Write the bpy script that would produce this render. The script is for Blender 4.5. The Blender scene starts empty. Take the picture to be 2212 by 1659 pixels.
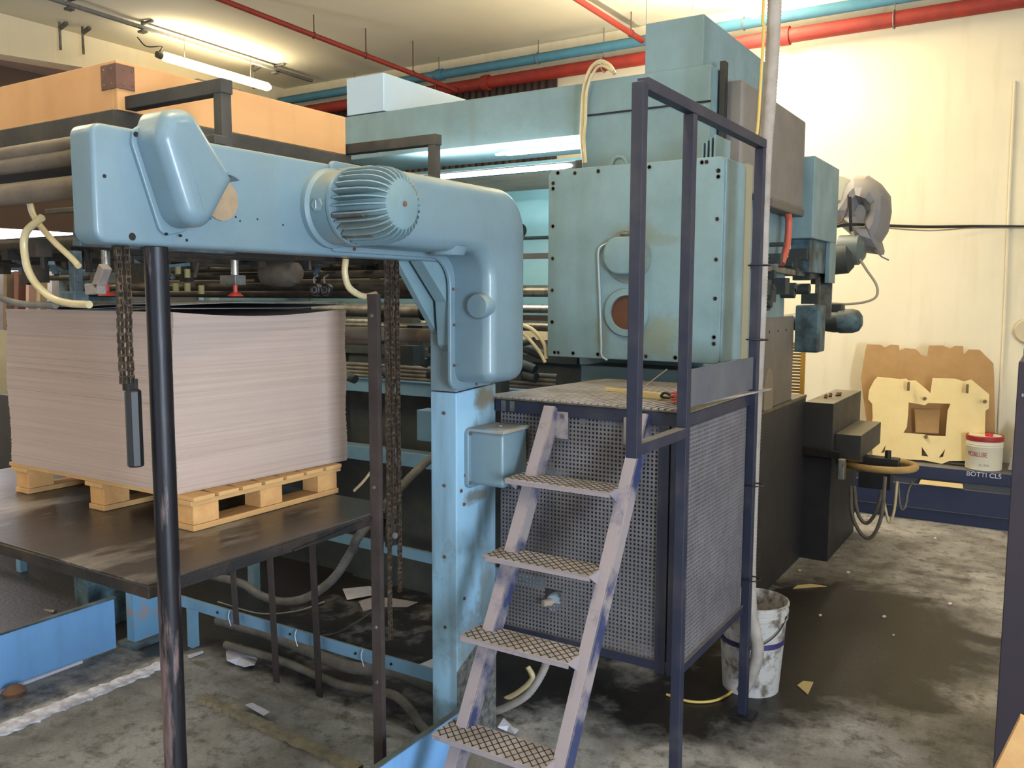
import bpy, bmesh, math, random
from mathutils import Vector, Matrix, noise
random.seed(7)
scene = bpy.context.scene
COL = scene.collection

# ------------------------------------------------------------------ camera
FPX, YAW, PIT, ROLL, CAMH = 1869.4, 0.5625, 0.1031, -0.003, 1.78
_f = Vector((-math.sin(YAW)*math.cos(PIT), math.cos(YAW)*math.cos(PIT), -math.sin(PIT)))
_r = _f.cross(Vector((0, 0, 1))).normalized()
_d = _f.cross(_r)
_r2 = math.cos(ROLL)*_r + math.sin(ROLL)*_d
_d2 = -math.sin(ROLL)*_r + math.cos(ROLL)*_d
CAM = Vector((0, 0, CAMH))
cam_data = bpy.data.cameras.new('camera')
cam = bpy.data.objects.new('camera', cam_data)
COL.objects.link(cam)
m = Matrix.Identity(4)
for i in range(3):
    m[i][0] = _r2[i]; m[i][1] = -_d2[i]; m[i][2] = -_f[i]; m[i][3] = CAM[i]
cam.matrix_world = m
cam_data.sensor_width = 36.0
cam_data.lens = FPX/2212*36.0
cam_data.clip_start = 0.05
cam_data.clip_end = 100
scene.camera = cam

def U(px, py, **k):
    """point of the place seen at photo pixel (px,py) on the plane x=, y= or z="""
    d = _r2*((px-1106)/FPX) + _d2*((py-829.5)/FPX) + _f
    a, v = list(k.items())[0]
    i = 'xyz'.index(a)
    return CAM + d*((v-CAM[i])/d[i])

# ------------------------------------------------------------------ world, lights, exposure
scene.view_settings.view_transform = 'Standard'
scene.view_settings.look = 'None'
scene.view_settings.exposure = 0.1
scene.view_settings.gamma = 1.0
scene.view_settings.use_curve_mapping = False
w = bpy.data.worlds.new('world'); scene.world = w; w.use_nodes = True
w.node_tree.nodes['Background'].inputs[0].default_value = (0.55, 0.72, 1.0, 1)
w.node_tree.nodes['Background'].inputs[1].default_value = 1.0

def area(name, loc, target, sx, sy, power, color, spread=math.pi):
    l = bpy.data.lights.new(name, 'AREA'); l.shape = 'RECTANGLE'; l.size = sx; l.size_y = sy
    l.energy = power; l.color = color; l.spread = spread
    o = bpy.data.objects.new(name, l); COL.objects.link(o)
    o.location = loc
    o.rotation_euler = (Vector(target)-Vector(loc)).to_track_quat('-Z', 'Y').to_euler()
    return o
# daylight through the high window and the loading door of the right wall, warm tubes on the ceiling
area('door_daylight', (4.5, -1.2, 1.3), (-1.9, 2.7, 1.1), 1.5, 2.4, 600, (.72, .85, 1.0))
area('window_daylight', (4.6, 2.6, 2.1), (-2.0, 2.6, 1.0), 3.2, 2.2, 70, (.74, .86, 1.0))
area('front_fill', (-1.5, -4.6, 1.5), (-1.5, 4, 1.2), 3.4, 2.9, 60, (.74, .85, 1.0))  # added fill from behind the camera, lifting the front-facing surfaces

# ------------------------------------------------------------------ materials
_mats = {}
def lin(c):
    return tuple((v/12.92 if v <= .04045 else ((v+.055)/1.055)**2.4) for v in [q/255. for q in c])
def mat(name, col, rough=.5, metal=0., col2=None, scale=6., amt=.5, contrast=.15, bump=0., bscale=60., dust=None, dust_amt=0.,
        coat=0., emit=None, estr=0., alpha=1., trans=0., stretch=(1, 1, 1), streak=None, streak_amt=0.):
    """painted / dirty surface: base colour, second colour in noise patches, dust lying on upward faces, bump"""
    if name in _mats: return _mats[name]
    M = bpy.data.materials.new(name); M.use_nodes = True
    nt = M.node_tree; N = nt.nodes; L = nt.links
    b = N['Principled BSDF']
    c1 = (*lin(col), 1)
    b.inputs['Roughness'].default_value = rough; b.inputs['Metallic'].default_value = metal
    b.inputs['Coat Weight'].default_value = coat
    b.inputs['Coat Roughness'].default_value = .15
    out = None
    geo = N.new('ShaderNodeNewGeometry')
    mp = N.new('ShaderNodeMapping'); mp.inputs['Scale'].default_value = stretch
    L.new(geo.outputs['Position'], mp.inputs['Vector'])
    if col2:
        n = N.new('ShaderNodeTexNoise'); n.inputs['Scale'].default_value = scale; n.inputs['Detail'].default_value = 8
        n.inputs['Roughness'].default_value = .65
        L.new(mp.outputs[0], n.inputs['Vector'])
        r = N.new('ShaderNodeValToRGB'); r.color_ramp.elements[0].position = amt-contrast; r.color_ramp.elements[1].position = amt+contrast
        r.color_ramp.elements[0].color = c1; r.color_ramp.elements[1].color = (*lin(col2), 1)
        L.new(n.outputs['Fac'], r.inputs[0]); out = r.outputs[0]
        rr = N.new('ShaderNodeMapRange'); rr.inputs['To Min'].default_value = rough; rr.inputs['To Max'].default_value = min(1, rough+.25)
        L.new(n.outputs['Fac'], rr.inputs['Value']); L.new(rr.outputs[0], b.inputs['Roughness'])
    if streak:
        n = N.new('ShaderNodeTexNoise'); n.inputs['Scale'].default_value = 9; n.inputs['Detail'].default_value = 6
        mp2 = N.new('ShaderNodeMapping'); mp2.inputs['Scale'].default_value = (1, 1, .12)
        L.new(geo.outputs['Position'], mp2.inputs['Vector']); L.new(mp2.outputs[0], n.inputs['Vector'])
        mr = N.new('ShaderNodeMapRange'); mr.inputs['From Min'].default_value = .52; mr.inputs['From Max'].default_value = .75
        mr.inputs['To Max'].default_value = streak_amt; L.new(n.outputs['Fac'], mr.inputs['Value'])
        mx = N.new('ShaderNodeMix'); mx.data_type = 'RGBA'
        L.new(mr.outputs[0], mx.inputs['Factor'])
        if out: L.new(out, mx.inputs['A'])
        else: mx.inputs['A'].default_value = c1
        mx.inputs['B'].default_value = (*lin(streak), 1); out = mx.outputs['Result']
    if dust:
        sp = N.new('ShaderNodeSeparateXYZ'); L.new(geo.outputs['Normal'], sp.inputs[0])
        mr = N.new('ShaderNodeMapRange'); mr.inputs['From Min'].default_value = .35; mr.inputs['From Max'].default_value = .95
        mr.inputs['To Max'].default_value = dust_amt; L.new(sp.outputs['Z'], mr.inputs['Value'])
        mx = N.new('ShaderNodeMix'); mx.data_type = 'RGBA'
        L.new(mr.outputs[0], mx.inputs['Factor'])
        if out: L.new(out, mx.inputs['A'])
        else: mx.inputs['A'].default_value = c1
        mx.inputs['B'].default_value = (*lin(dust), 1); out = mx.outputs['Result']
    if out: L.new(out, b.inputs['Base Color'])
    else: b.inputs['Base Color'].default_value = c1
    if bump > 0:
        n = N.new('ShaderNodeTexNoise'); n.inputs['Scale'].default_value = bscale; n.inputs['Detail'].default_value = 5
        L.new(mp.outputs[0], n.inputs['Vector'])
        bp = N.new('ShaderNodeBump'); bp.inputs['Strength'].default_value = bump; bp.inputs['Distance'].default_value = .01
        L.new(n.outputs['Fac'], bp.inputs['Height']); L.new(bp.outputs[0], b.inputs['Normal'])
    if emit:
        b.inputs['Emission Color'].default_value = (*lin(emit), 1); b.inputs['Emission Strength'].default_value = estr
    b.inputs['Alpha'].default_value = alpha
    b.inputs['Transmission Weight'].default_value = trans
    _mats[name] = M
    return M

TEAL = mat('teal_enamel', (102, 126, 138), .34, 0, (92, 114, 124), 3., .55, .2, .06, 90, (150, 140, 112), .55, coat=.25, streak=(98, 112, 110), streak_amt=.35)
TEALG = mat('teal_enamel_worn', (110, 136, 144), .45, 0, (94, 118, 124), 4., .55, .2, .06, 120, (146, 138, 116), .7, streak=(92, 104, 98), streak_amt=.4)
TEALB = mat('teal_enamel_blue', (104, 142, 168), .42, 0, (92, 126, 150), 5., .6, .12, .05, 80, (120, 110, 90), .4)
TEALF = mat('teal_enamel_column', (134, 172, 196), .42, 0, (98, 104, 96), 2.6, .62, .06, .1, 60, (110, 95, 70), .7, stretch=(1, 1, .6), streak=(84, 88, 76), streak_amt=.7)
TEALD = mat('teal_enamel_greasy', (78, 104, 116), .5, 0, (42, 50, 54), 9., .5, .12, .1, 60, (86, 80, 66), .5)
STEELD = mat('black_greasy_steel', (30, 29, 30), .42, .3, (62, 50, 40), 7., .58, .12, .2, 80)
RACK = mat('dusty_black_angle_iron', (38, 38, 38), .6, .1, (70, 66, 58), 5., .55, .15, .1, 60, (98, 90, 74), .8)
POLE = mat('black_worn_pole', (22, 21, 27), .32, .4, (110, 92, 90), 14., .56, .04, .1, 60, stretch=(1, 1, .12))
CHAIN = mat('rusty_roller_chain', (58, 48, 40), .5, .5, (98, 84, 70), 60., .55, .1)
CHROME = mat('bright_bolt_steel', (170, 168, 160), .28, .9, (110, 100, 88), 30, .6, .1)
STEEL = mat('dull_steel', (118, 116, 112), .42, .6, (74, 68, 60), 14., .55, .15)
BROWNST = mat('brown_primer_steel', (66, 55, 51), .6, .1, (44, 36, 34), 8., .5, .2)
NAVY = mat('navy_enamel_steel', (22, 26, 46), .42, 0, (46, 46, 54), 6., .6, .1, .05, 60, (104, 96, 88), .85)
NAVYD = mat('navy_dusty_ladder', (44, 52, 86), .45, 0, (132, 122, 122), 4., .48, .06, .05, 60, (150, 136, 128), .9)
LADF = mat('dust_grey_ladder_face', (136, 126, 130), .55, 0, (84, 86, 110), 6., .62, .06, .05, 60)
PERF = mat('dusty_perforated_steel', (110, 106, 108), .55, .1, (80, 76, 80), 5., .5, .2, 0, 60, stretch=(1, 1, 1))
PERFSIDE = PERF
TREAD = mat('dusty_tread_steel', (150, 142, 142), .65, .1, (120, 110, 100), 7., .55, .12, .1, 80)
TREADL = mat('tread_groove', (44, 40, 40), .8)
TREADG = mat('oily_tread_plate', (104, 94, 70), .6, .1, (66, 60, 44), 9., .5, .15, .1, 80)
TAUPE = mat('taupe_grey_cover', (112, 106, 102), .5, 0, (96, 92, 88), 5., .5, .2, .04, 90, (120, 112, 98), .6)
DARKG = mat('dark_grey_cabinet', (52, 53, 56), .45, 0, (40, 41, 44), 4., .5, .2, .05, 80, (112, 104, 88), .9)
DARKB = mat('dark_steel_cabinet', (38, 40, 48), .45, 0, (30, 31, 36), 4., .5, .2, .05, 80)
BLACK = mat('black_rubber', (16, 16, 18), .5)
HOLE = mat('dark_bolt_recess', (10, 10, 11), .8)
DUSTPIPE = mat('dusty_roller_tube', (92, 80, 68), .8, .05, (108, 96, 82), 14., .5, .2, .2, 120, (124, 112, 94), .7)
HOSE = mat('grey_ribbed_hose', (156, 148, 142), .6, 0, (128, 118, 108), 10., .5, .2)
HOSEG = mat('grimy_ribbed_hose', (110, 104, 96), .6, 0, (72, 68, 62), 10., .5, .2)
CREAMH = mat('yellowed_clear_hose', (196, 180, 140), .35, 0, (168, 148, 106), 8., .5, .2, coat=.4)
YEL = mat('yellow_cable', (188, 160, 84), .5)
CREAMWIRE = mat('grey_wire', (150, 140, 120), .5)
WOOD = mat('pale_pallet_wood', (202, 160, 106), .7, 0, (178, 134, 84), 5., .5, .2, .15, 60, stretch=(1, .12, 1))
WOODX = mat('pine_pallet_block', (206, 158, 100), .75, 0, (186, 136, 84), 20., .5, .2, .2, 90)
CRATEW = mat('crate_plywood', (198, 150, 98), .6, 0, (184, 134, 86), 3., .55, .2, .06, 60, stretch=(1, .2, 1), streak=(150, 104, 66), streak_amt=.25)
RUSTB = mat('rust_brown_bracket', (104, 70, 56), .6, .1, (84, 56, 46), 30., .5, .2)
CARD = mat('grey_brown_cardboard', (112, 96, 78), .85, 0, (98, 84, 68), 4., .5, .2)
PAPER = mat('white_card_scrap', (206, 204, 214), .8, 0, (180, 178, 190), 12., .5, .2)
PAPERY = mat('tan_card_scrap', (196, 170, 118), .8)
WHITEP = mat('white_dusty_paint', (222, 220, 230), .8, 0, (172, 168, 176), 18., .5, .1)
RED = mat('red_pipe_paint', (140, 38, 28), .5, 0, (118, 34, 26), 6., .5, .2)
BLUEP = mat('sky_blue_pipe_paint', (74, 130, 154), .5, 0, (66, 116, 138), 6., .5, .2)
GALV = mat('galvanised_conduit', (126, 126, 124), .5, .3, (108, 108, 106), 20., .5, .2)
TUBE = mat('lit_fluorescent_tube', (255, 240, 200), .5, emit=(255, 226, 160), estr=8)
TUBEW = mat('lit_white_tube', (255, 255, 255), .5, emit=(236, 250, 255), estr=9)
CEIL = mat('cream_ceiling_plaster', (226, 218, 196), .85, 0, (208, 200, 176), .7, .5, .3, .05, 30)
WALL = mat('cream_wall_paint', (226, 214, 186), .8, 0, (216, 205, 178), 1.2, .5, .3, .08, 30, streak=(196, 182, 146), streak_amt=.35)
DIE1 = mat('aged_plywood_dieboard', (166, 130, 84), .7, 0, (150, 116, 72), 5, .5, .2)
DIE2 = mat('pale_plywood_dieboard', (226, 204, 148), .6, 0, (216, 190, 134), 4, .5, .2)
BUCK = mat('dirty_white_bucket', (170, 166, 162), .5, 0, (96, 84, 72), 14., .54, .07, .05, 60)
CANW = mat('white_paint_can', (208, 200, 178), .45)
CANR = mat('dark_red_lettering', (150, 40, 40), .5)
CANG = mat('grey_lettering', (110, 108, 100), .6)
NAVYB = mat('navy_rack_beam', (18, 28, 58), .4, 0, (26, 36, 66), 4., .5, .2, .05, 60, (110, 108, 104), .7)
MAROON = mat('plum_dark_cabinet', (36, 26, 36), .5, 0, (32, 24, 36), 3., .5, .2)
ORANGE = mat('orange_paint', (190, 96, 52), .5)
SALMON = mat('salmon_red_belt_guard', (178, 84, 66), .5)
LOUV = mat('brown_corrugated_sheet', (66, 50, 44), .7)
CHUTE = mat('grey_plastic_duct', (126, 124, 128), .5, 0, (104, 100, 100), 3., .5, .3, .1, 8, (160, 150, 130), .5)
CYAN = mat('pale_turquoise_panel', (134, 170, 172), .4, 0, (120, 156, 158), 3., .5, .2)
MAROONBK = mat('maroon_card_edges', (96, 60, 52), .8)
REDCUP = mat('red_suction_cup', (170, 52, 40), .5)
GRIMYBK = mat('grimy_machine_body', (34, 42, 46), .6, 0, (58, 60, 56), 6., .55, .15, .1, 40)
YELMESH = mat('yellow_mesh_guard', (176, 132, 50), .6)
CLEAR = mat('scratched_clear_guard', (168, 158, 142), .5, 0, (206, 200, 186), 9., .55, .2, alpha=.8, stretch=(.3, 1, 1))

def stained(src, name, spots):
    """copy of a paint with grime patches: spots = (centre, radii xyz, colour, strength)"""
    M = src.copy(); M.name = name; nt = M.node_tree; N = nt.nodes; L = nt.links; b = N['Principled BSDF']
    out = b.inputs['Base Color'].links[0].from_socket
    geo = N.new('ShaderNodeNewGeometry')
    no = N.new('ShaderNodeTexNoise'); no.inputs['Scale'].default_value = 22; no.inputs['Detail'].default_value = 8; no.inputs['Roughness'].default_value = .7
    L.new(geo.outputs['Position'], no.inputs['Vector'])
    for c, r, col, s_ in spots:
        mp = N.new('ShaderNodeMapping'); mp.vector_type = 'POINT'
        mp.inputs['Scale'].default_value = (1/r[0], 1/r[1], 1/r[2]); mp.inputs['Location'].default_value = (-c[0]/r[0], -c[1]/r[1], -c[2]/r[2])
        L.new(geo.outputs['Position'], mp.inputs['Vector'])
        ln = N.new('ShaderNodeVectorMath'); ln.operation = 'LENGTH'; L.new(mp.outputs[0], ln.inputs[0])
        ad = N.new('ShaderNodeMath'); ad.operation = 'MULTIPLY_ADD'; ad.inputs[1].default_value = 1.6; L.new(no.outputs['Fac'], ad.inputs[0]); L.new(ln.outputs['Value'], ad.inputs[2])
        mr = N.new('ShaderNodeMapRange'); mr.inputs['From Min'].default_value = 1.75; mr.inputs['From Max'].default_value = 1.25; mr.inputs['To Max'].default_value = s_
        L.new(ad.outputs[0], mr.inputs['Value'])
        mx = N.new('ShaderNodeMix'); mx.data_type = 'RGBA'; L.new(mr.outputs[0], mx.inputs['Factor']); L.new(out, mx.inputs['A']); mx.inputs['B'].default_value = (*lin(col), 1)
        out = mx.outputs['Result']
    L.new(out, b.inputs['Base Color'])
    return M
# ------------------------------------------------------------------ mesh builder
SC = 1.0   # survey scale: the feeder was measured a little too far away and is brought to its true distance
class MB:
    def __init__(s): s.v = []; s.f = []; s.sm = []
    def add(s, vs, fs, smooth=False):
        n = len(s.v); s.v += [tuple(v) for v in vs]; s.f += [tuple(i+n for i in f) for f in fs]; s.sm += [smooth]*len(fs); return s
    def box(s, x0, x1, y0, y1, z0, z1):
        if x0 > x1: x0, x1 = x1, x0
        if y0 > y1: y0, y1 = y1, y0
        if z0 > z1: z0, z1 = z1, z0
        v = [(x, y, z) for x in (x0, x1) for y in (y0, y1) for z in (z0, z1)]
        return s.add(v, [(0, 1, 3, 2), (4, 6, 7, 5), (0, 4, 5, 1), (2, 3, 7, 6), (0, 2, 6, 4), (1, 5, 7, 3)])
    def bar(s, p, q, w, h, up=(0, 0, 1)):
        p = Vector(p); q = Vector(q); d = (q-p).normalized(); up = Vector(up)
        if abs(d.dot(up)) > .98: up = Vector((0, 1, 0))
        a = d.cross(up).normalized()*w/2; b = a.cross(d).normalized()*h/2
        v = [e+i*a+j*b for e in (p, q) for i, j in ((-1, -1), (1, -1), (1, 1), (-1, 1))]
        return s.add(v, [(0, 1, 2, 3), (7, 6, 5, 4), (0, 4, 5, 1), (1, 5, 6, 2), (2, 6, 7, 3), (3, 7, 4, 0)])
    def cyl(s, p, q, r, n=20, r2=None, cap=True):
        p = Vector(p); q = Vector(q); r2 = r if r2 is None else r2
        d = (q-p).normalized(); up = Vector((0, 0, 1)) if abs(d.z) < .9 else Vector((1, 0, 0))
        a = d.cross(up).normalized(); b = d.cross(a)
        v = []
        for e, rr in ((p, r), (q, r2)):
            v += [e+a*(rr*math.cos(t))+b*(rr*math.sin(t)) for t in [2*math.pi*i/n for i in range(n)]]
        s.add(v, [(i, (i+1) % n, n+(i+1) % n, n+i) for i in range(n)], True)
        if cap:
            s.add(v[:n], [tuple(range(n-1, -1, -1))]); s.add(v[n:], [tuple(range(n))])
        return s
    def tube(s, pts, r, n=10, rib=0, closed=False):
        """sweep along polyline; rib>0 modulates the radius (corrugated hose)"""
        pts = [Vector(p) for p in pts]
        N = len(pts); up = None; rings = []
        for i, p in enumerate(pts):
            if closed: d = pts[(i+1) % N]-pts[i-1]
            else: d = (pts[min(i+1, N-1)]-pts[max(i-1, 0)])
            d.normalize()
            if up is None:
                up = Vector((0, 0, 1)) if abs(d.z) < .9 else Vector((1, 0, 0))
            a = d.cross(up).normalized(); b = a.cross(d).normalized(); up = b
            rr = r*(1+(rib if i % 2 else -rib))
            rings.append([p+a*(rr*math.cos(t))+b*(rr*math.sin(t)) for t in [2*math.pi*k/n for k in range(n)]])
        v = [q for R in rings for q in R]; f = []
        for i in range(N if closed else N-1):
            j = (i+1) % N
            f += [(i*n+k, i*n+(k+1) % n, j*n+(k+1) % n, j*n+k) for k in range(n)]
        s.add(v, f, True)
        if not closed:
            s.add(rings[0], [tuple(range(n-1, -1, -1))]); s.add(rings[-1], [tuple(range(n))])
        return s
    def lathe(s, c, axis, prof, n=28, smooth=True):
        """prof: list of (radius, distance along axis)"""
        c = Vector(c); d = Vector(axis).normalized(); up = Vector((0, 0, 1)) if abs(d.z) < .9 else Vector((1, 0, 0))
        a = d.cross(up).normalized(); b = d.cross(a)
        v = [c+d*h+a*(r*math.cos(2*math.pi*k/n))+b*(r*math.sin(2*math.pi*k/n)) for r, h in prof for k in range(n)]
        f = [(i*n+k, i*n+(k+1) % n, (i+1)*n+(k+1) % n, (i+1)*n+k) for i in range(len(prof)-1) for k in range(n)]
        return s.add(v, f, smooth)
    def prism(s, poly, to3, h0, h1, smooth=False):
        """poly in 2D, to3(u,v,h)->3D"""
        n = len(poly); v = [to3(a, b, h0) for a, b in poly]+[to3(a, b, h1) for a, b in poly]
        s.add(v, [tuple(range(n-1, -1, -1)), tuple(range(n, 2*n))])
        return s.add(v, [(i, (i+1) % n, n+(i+1) % n, n+i) for i in range(n)], smooth)
    def shell(s, pn, to3, h0, h, r, seg=6):
        """pn = rounded outline with normals; domed/drawn sheet metal: wall height h, edge radius r"""
        n = len(pn); rings = [[to3(p[0], p[1], h0) for p in pn]]
        for k in range(seg+1):
            t = math.pi/2*k/seg; ins = r*(1-math.cos(t)); hh = h-r+r*math.sin(t)
            rings.append([to3(p[0]-p[2]*ins, p[1]-p[3]*ins, hh) for p in pn])
        v = [q for R in rings for q in R]
        f = [(i*n+k, i*n+(k+1) % n, (i+1)*n+(k+1) % n, (i+1)*n+k) for i in range(len(rings)-1) for k in range(n)]
        s.add(v, f, True)
        b = (len(rings)-1)*n
        return s.add(rings[-1], [tuple(range(n))], True)
    def pieces(s):
        par = list(range(len(s.v)))
        def find(a):
            while par[a] != a: par[a] = par[par[a]]; a = par[a]
            return a
        key = {}
        for i, v in enumerate(s.v):
            k = (round(v[0], 5), round(v[1], 5), round(v[2], 5))
            if k in key: par[find(i)] = find(key[k])
            else: key[k] = i
        for f in s.f:
            for i in f[1:]: par[find(i)] = find(f[0])
        out = {}
        for f, sm in zip(s.f, s.sm):
            m_ = out.setdefault(find(f[0]), MB()); ids = sorted(set(f)); mp = {q: k for k, q in enumerate(ids)}
            m_.add([s.v[q] for q in ids], [tuple(mp[q] for q in f)], sm)
        return list(out.values())
    def each(s, name, material, parent=None, bevel=0):
        """every separate piece becomes a part of its own"""
        for m_ in s.pieces(): m_.build(name, material, parent, bevel)
    def build(s, name, material, parent=None, bevel=0, autosmooth=True, **props):
        me = bpy.data.meshes.new(name)
        vs = [CAM+(Vector(v)-CAM)*SC for v in s.v] if SC != 1 else [Vector(v) for v in s.v]
        xs = [v.x for v in vs]; ys = [v.y for v in vs]; zs = [v.z for v in vs]
        o0 = Vector(((min(xs)+max(xs))/2, (min(ys)+max(ys))/2, min(zs)))
        me.from_pydata([v-o0 for v in vs], [], s.f); me.update()
        bm = bmesh.new(); bm.from_mesh(me); bmesh.ops.remove_doubles(bm, verts=bm.verts, dist=1e-5)
        bmesh.ops.recalc_face_normals(bm, faces=bm.faces)
        bm.to_mesh(me); bm.free()
        if any(s.sm):
            try:
                me.polygons.foreach_set('use_smooth', [True]*len(me.polygons)); me.set_sharp_from_angle(angle=math.radians(38))
            except Exception: pass
        me.materials.append(material)
        o = bpy.data.objects.new(name, me); COL.objects.link(o)
        if parent is not None:
            po = worldpos(parent); o.parent = parent; o.location = o0-po
        else: o.location = o0
        if bevel > 0:
            md = o.modifiers.new('bevel', 'BEVEL'); md.width = bevel; md.segments = 2; md.limit_method = 'ANGLE'; md.harden_normals = False
        for k, v_ in props.items(): o[k] = v_
        return o
def worldpos(o):
    p = Vector((0, 0, 0))
    while o is not None: p = p+o.location; o = o.parent
    return p
def empty(name, loc, label, cat, group=None):
    o = bpy.data.objects.new(name, None); COL.objects.link(o); loc = Vector(loc)
    if SC != 1: loc = Vector((loc.x*SC, loc.y*SC, 0 if loc.z < .01 else CAMH+(loc.z-CAMH)*SC))
    o.location = loc; o.empty_display_size = .05
    return tag(o, label, cat, group)
def tag(o, label, cat, group=None, kind=None):
    o['label'] = label; o['category'] = cat
    if group: o['group'] = group
    if kind: o['kind'] = kind
    return o
def structure(o): o['kind'] = 'structure'; return o
def copy_tree(o, parent=None):
    c = o.copy(); COL.objects.link(c); c.parent = parent
    for ch in list(o.children): copy_tree(ch, c)
    return c
def text_mesh(txt, size, material, name, parent, origin, right, up, depth=.001, spacing=1.0, sx=1.0):
    cu = bpy.data.curves.new(name, 'FONT'); cu.body = txt; cu.size = size; cu.extrude = depth; cu.align_x = 'CENTER'; cu.align_y = 'CENTER'; cu.space_character = spacing
    t = bpy.data.objects.new('tmp', cu); COL.objects.link(t); bpy.context.view_layer.update()
    me = bpy.data.meshes.new_from_object(t); bpy.data.objects.remove(t)
    o = bpy.data.objects.new(name, me); COL.objects.link(o); me.materials.append(material)
    R = Vector(right).normalized(); Up = Vector(up).normalized(); n = R.cross(Up)
    for v in me.vertices:
        q = R*v.co.x*sx+Up*v.co.y+n*v.co.z; v.co = q
    o.location = Vector(origin)-(worldpos(parent) if parent else Vector())
    o.parent = parent
    return o
def rpoly(pts, radii, seg=7):
    """rounded closed polygon -> [(u,v,nu,nv)] with outward normals; pts counter-clockwise"""
    n = len(pts); out = []
    if not isinstance(radii, (list, tuple)): radii = [radii]*n
    area = sum(pts[i][0]*pts[(i+1) % n][1]-pts[(i+1) % n][0]*pts[i][1] for i in range(n))
    if area < 0: pts = pts[::-1]; radii = list(radii)[::-1]
    for i in range(n):
        P = Vector(pts[i]); A = Vector(pts[i-1]); B = Vector(pts[(i+1) % n]); r = radii[i]
        d1 = (P-A).normalized(); d2 = (B-P).normalized()
        n1 = Vector((d1.y, -d1.x)); n2 = Vector((d2.y, -d2.x))
        cr = d1.x*d2.y-d1.y*d2.x
        if r <= 1e-6 or abs(cr) < 1e-4:
            nn = (n1+n2); nn = nn/max(nn.dot(n1), .2); out.append((P.x, P.y, nn.x, nn.y)); continue
        sgn = 1 if cr > 0 else -1
        half = math.acos(max(-1, min(1, d1.dot(d2))))/2
        tl = r*math.tan(half)
        C = P-d1*tl-n1*r*sgn
        a0 = math.atan2(*(n1*sgn).yx); da = 2*half*sgn
        for k in range(seg+1):
            a = a0+da*k/seg; nn = Vector((math.cos(a), math.sin(a)))*sgn
            q = C+Vector((math.cos(a), math.sin(a)))*r
            out.append((q.x, q.y, nn.x, nn.y))
    return out
YZ = lambda X0, sgn=1: (lambda u, v, h: (X0+sgn*h, u, v))     # outline in (y,z), raised along +X
XZ = lambda Y0: (lambda u, v, h: (u, Y0-h, v))                # outline in (x,z), raised towards -Y
def rect(a0, a1, b0, b1): return [(a0, b0), (a1, b0), (a1, b1), (a0, b1)]
def smooth_path(pts, n=12):
    """Catmull-Rom"""
    P = [Vector(p) for p in pts]; P = [2*P[0]-P[1]]+P+[2*P[-1]-P[-2]]; out = []
    for i in range(1, len(P)-2):
        for k in range(n):
            t = k/n; a, b, c, d = P[i-1:i+3]
            out.append(.5*((2*b)+(-a+c)*t+(2*a-5*b+4*c-d)*t*t+(-a+3*b-3*c+d)*t**3))
    out.append(P[-2]); return out
def evenly(path, step):
    out = [path[0]]; acc = 0
    for a, b in zip(path, path[1:]):
        L = (b-a).length
        while acc+L >= step and L > 1e-9:
            t = (step-acc)/L; a = a+(b-a)*t; out.append(a.copy()); L = (b-a).length; acc = 0
        acc += L
    out.append(path[-1])
    return out
def bolt(m_, c, axis, r=.007, h=.006):
    m_.lathe(c, axis, [(0, h), (r*.8, h), (r, h*.5), (r, 0)], 10)

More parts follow.
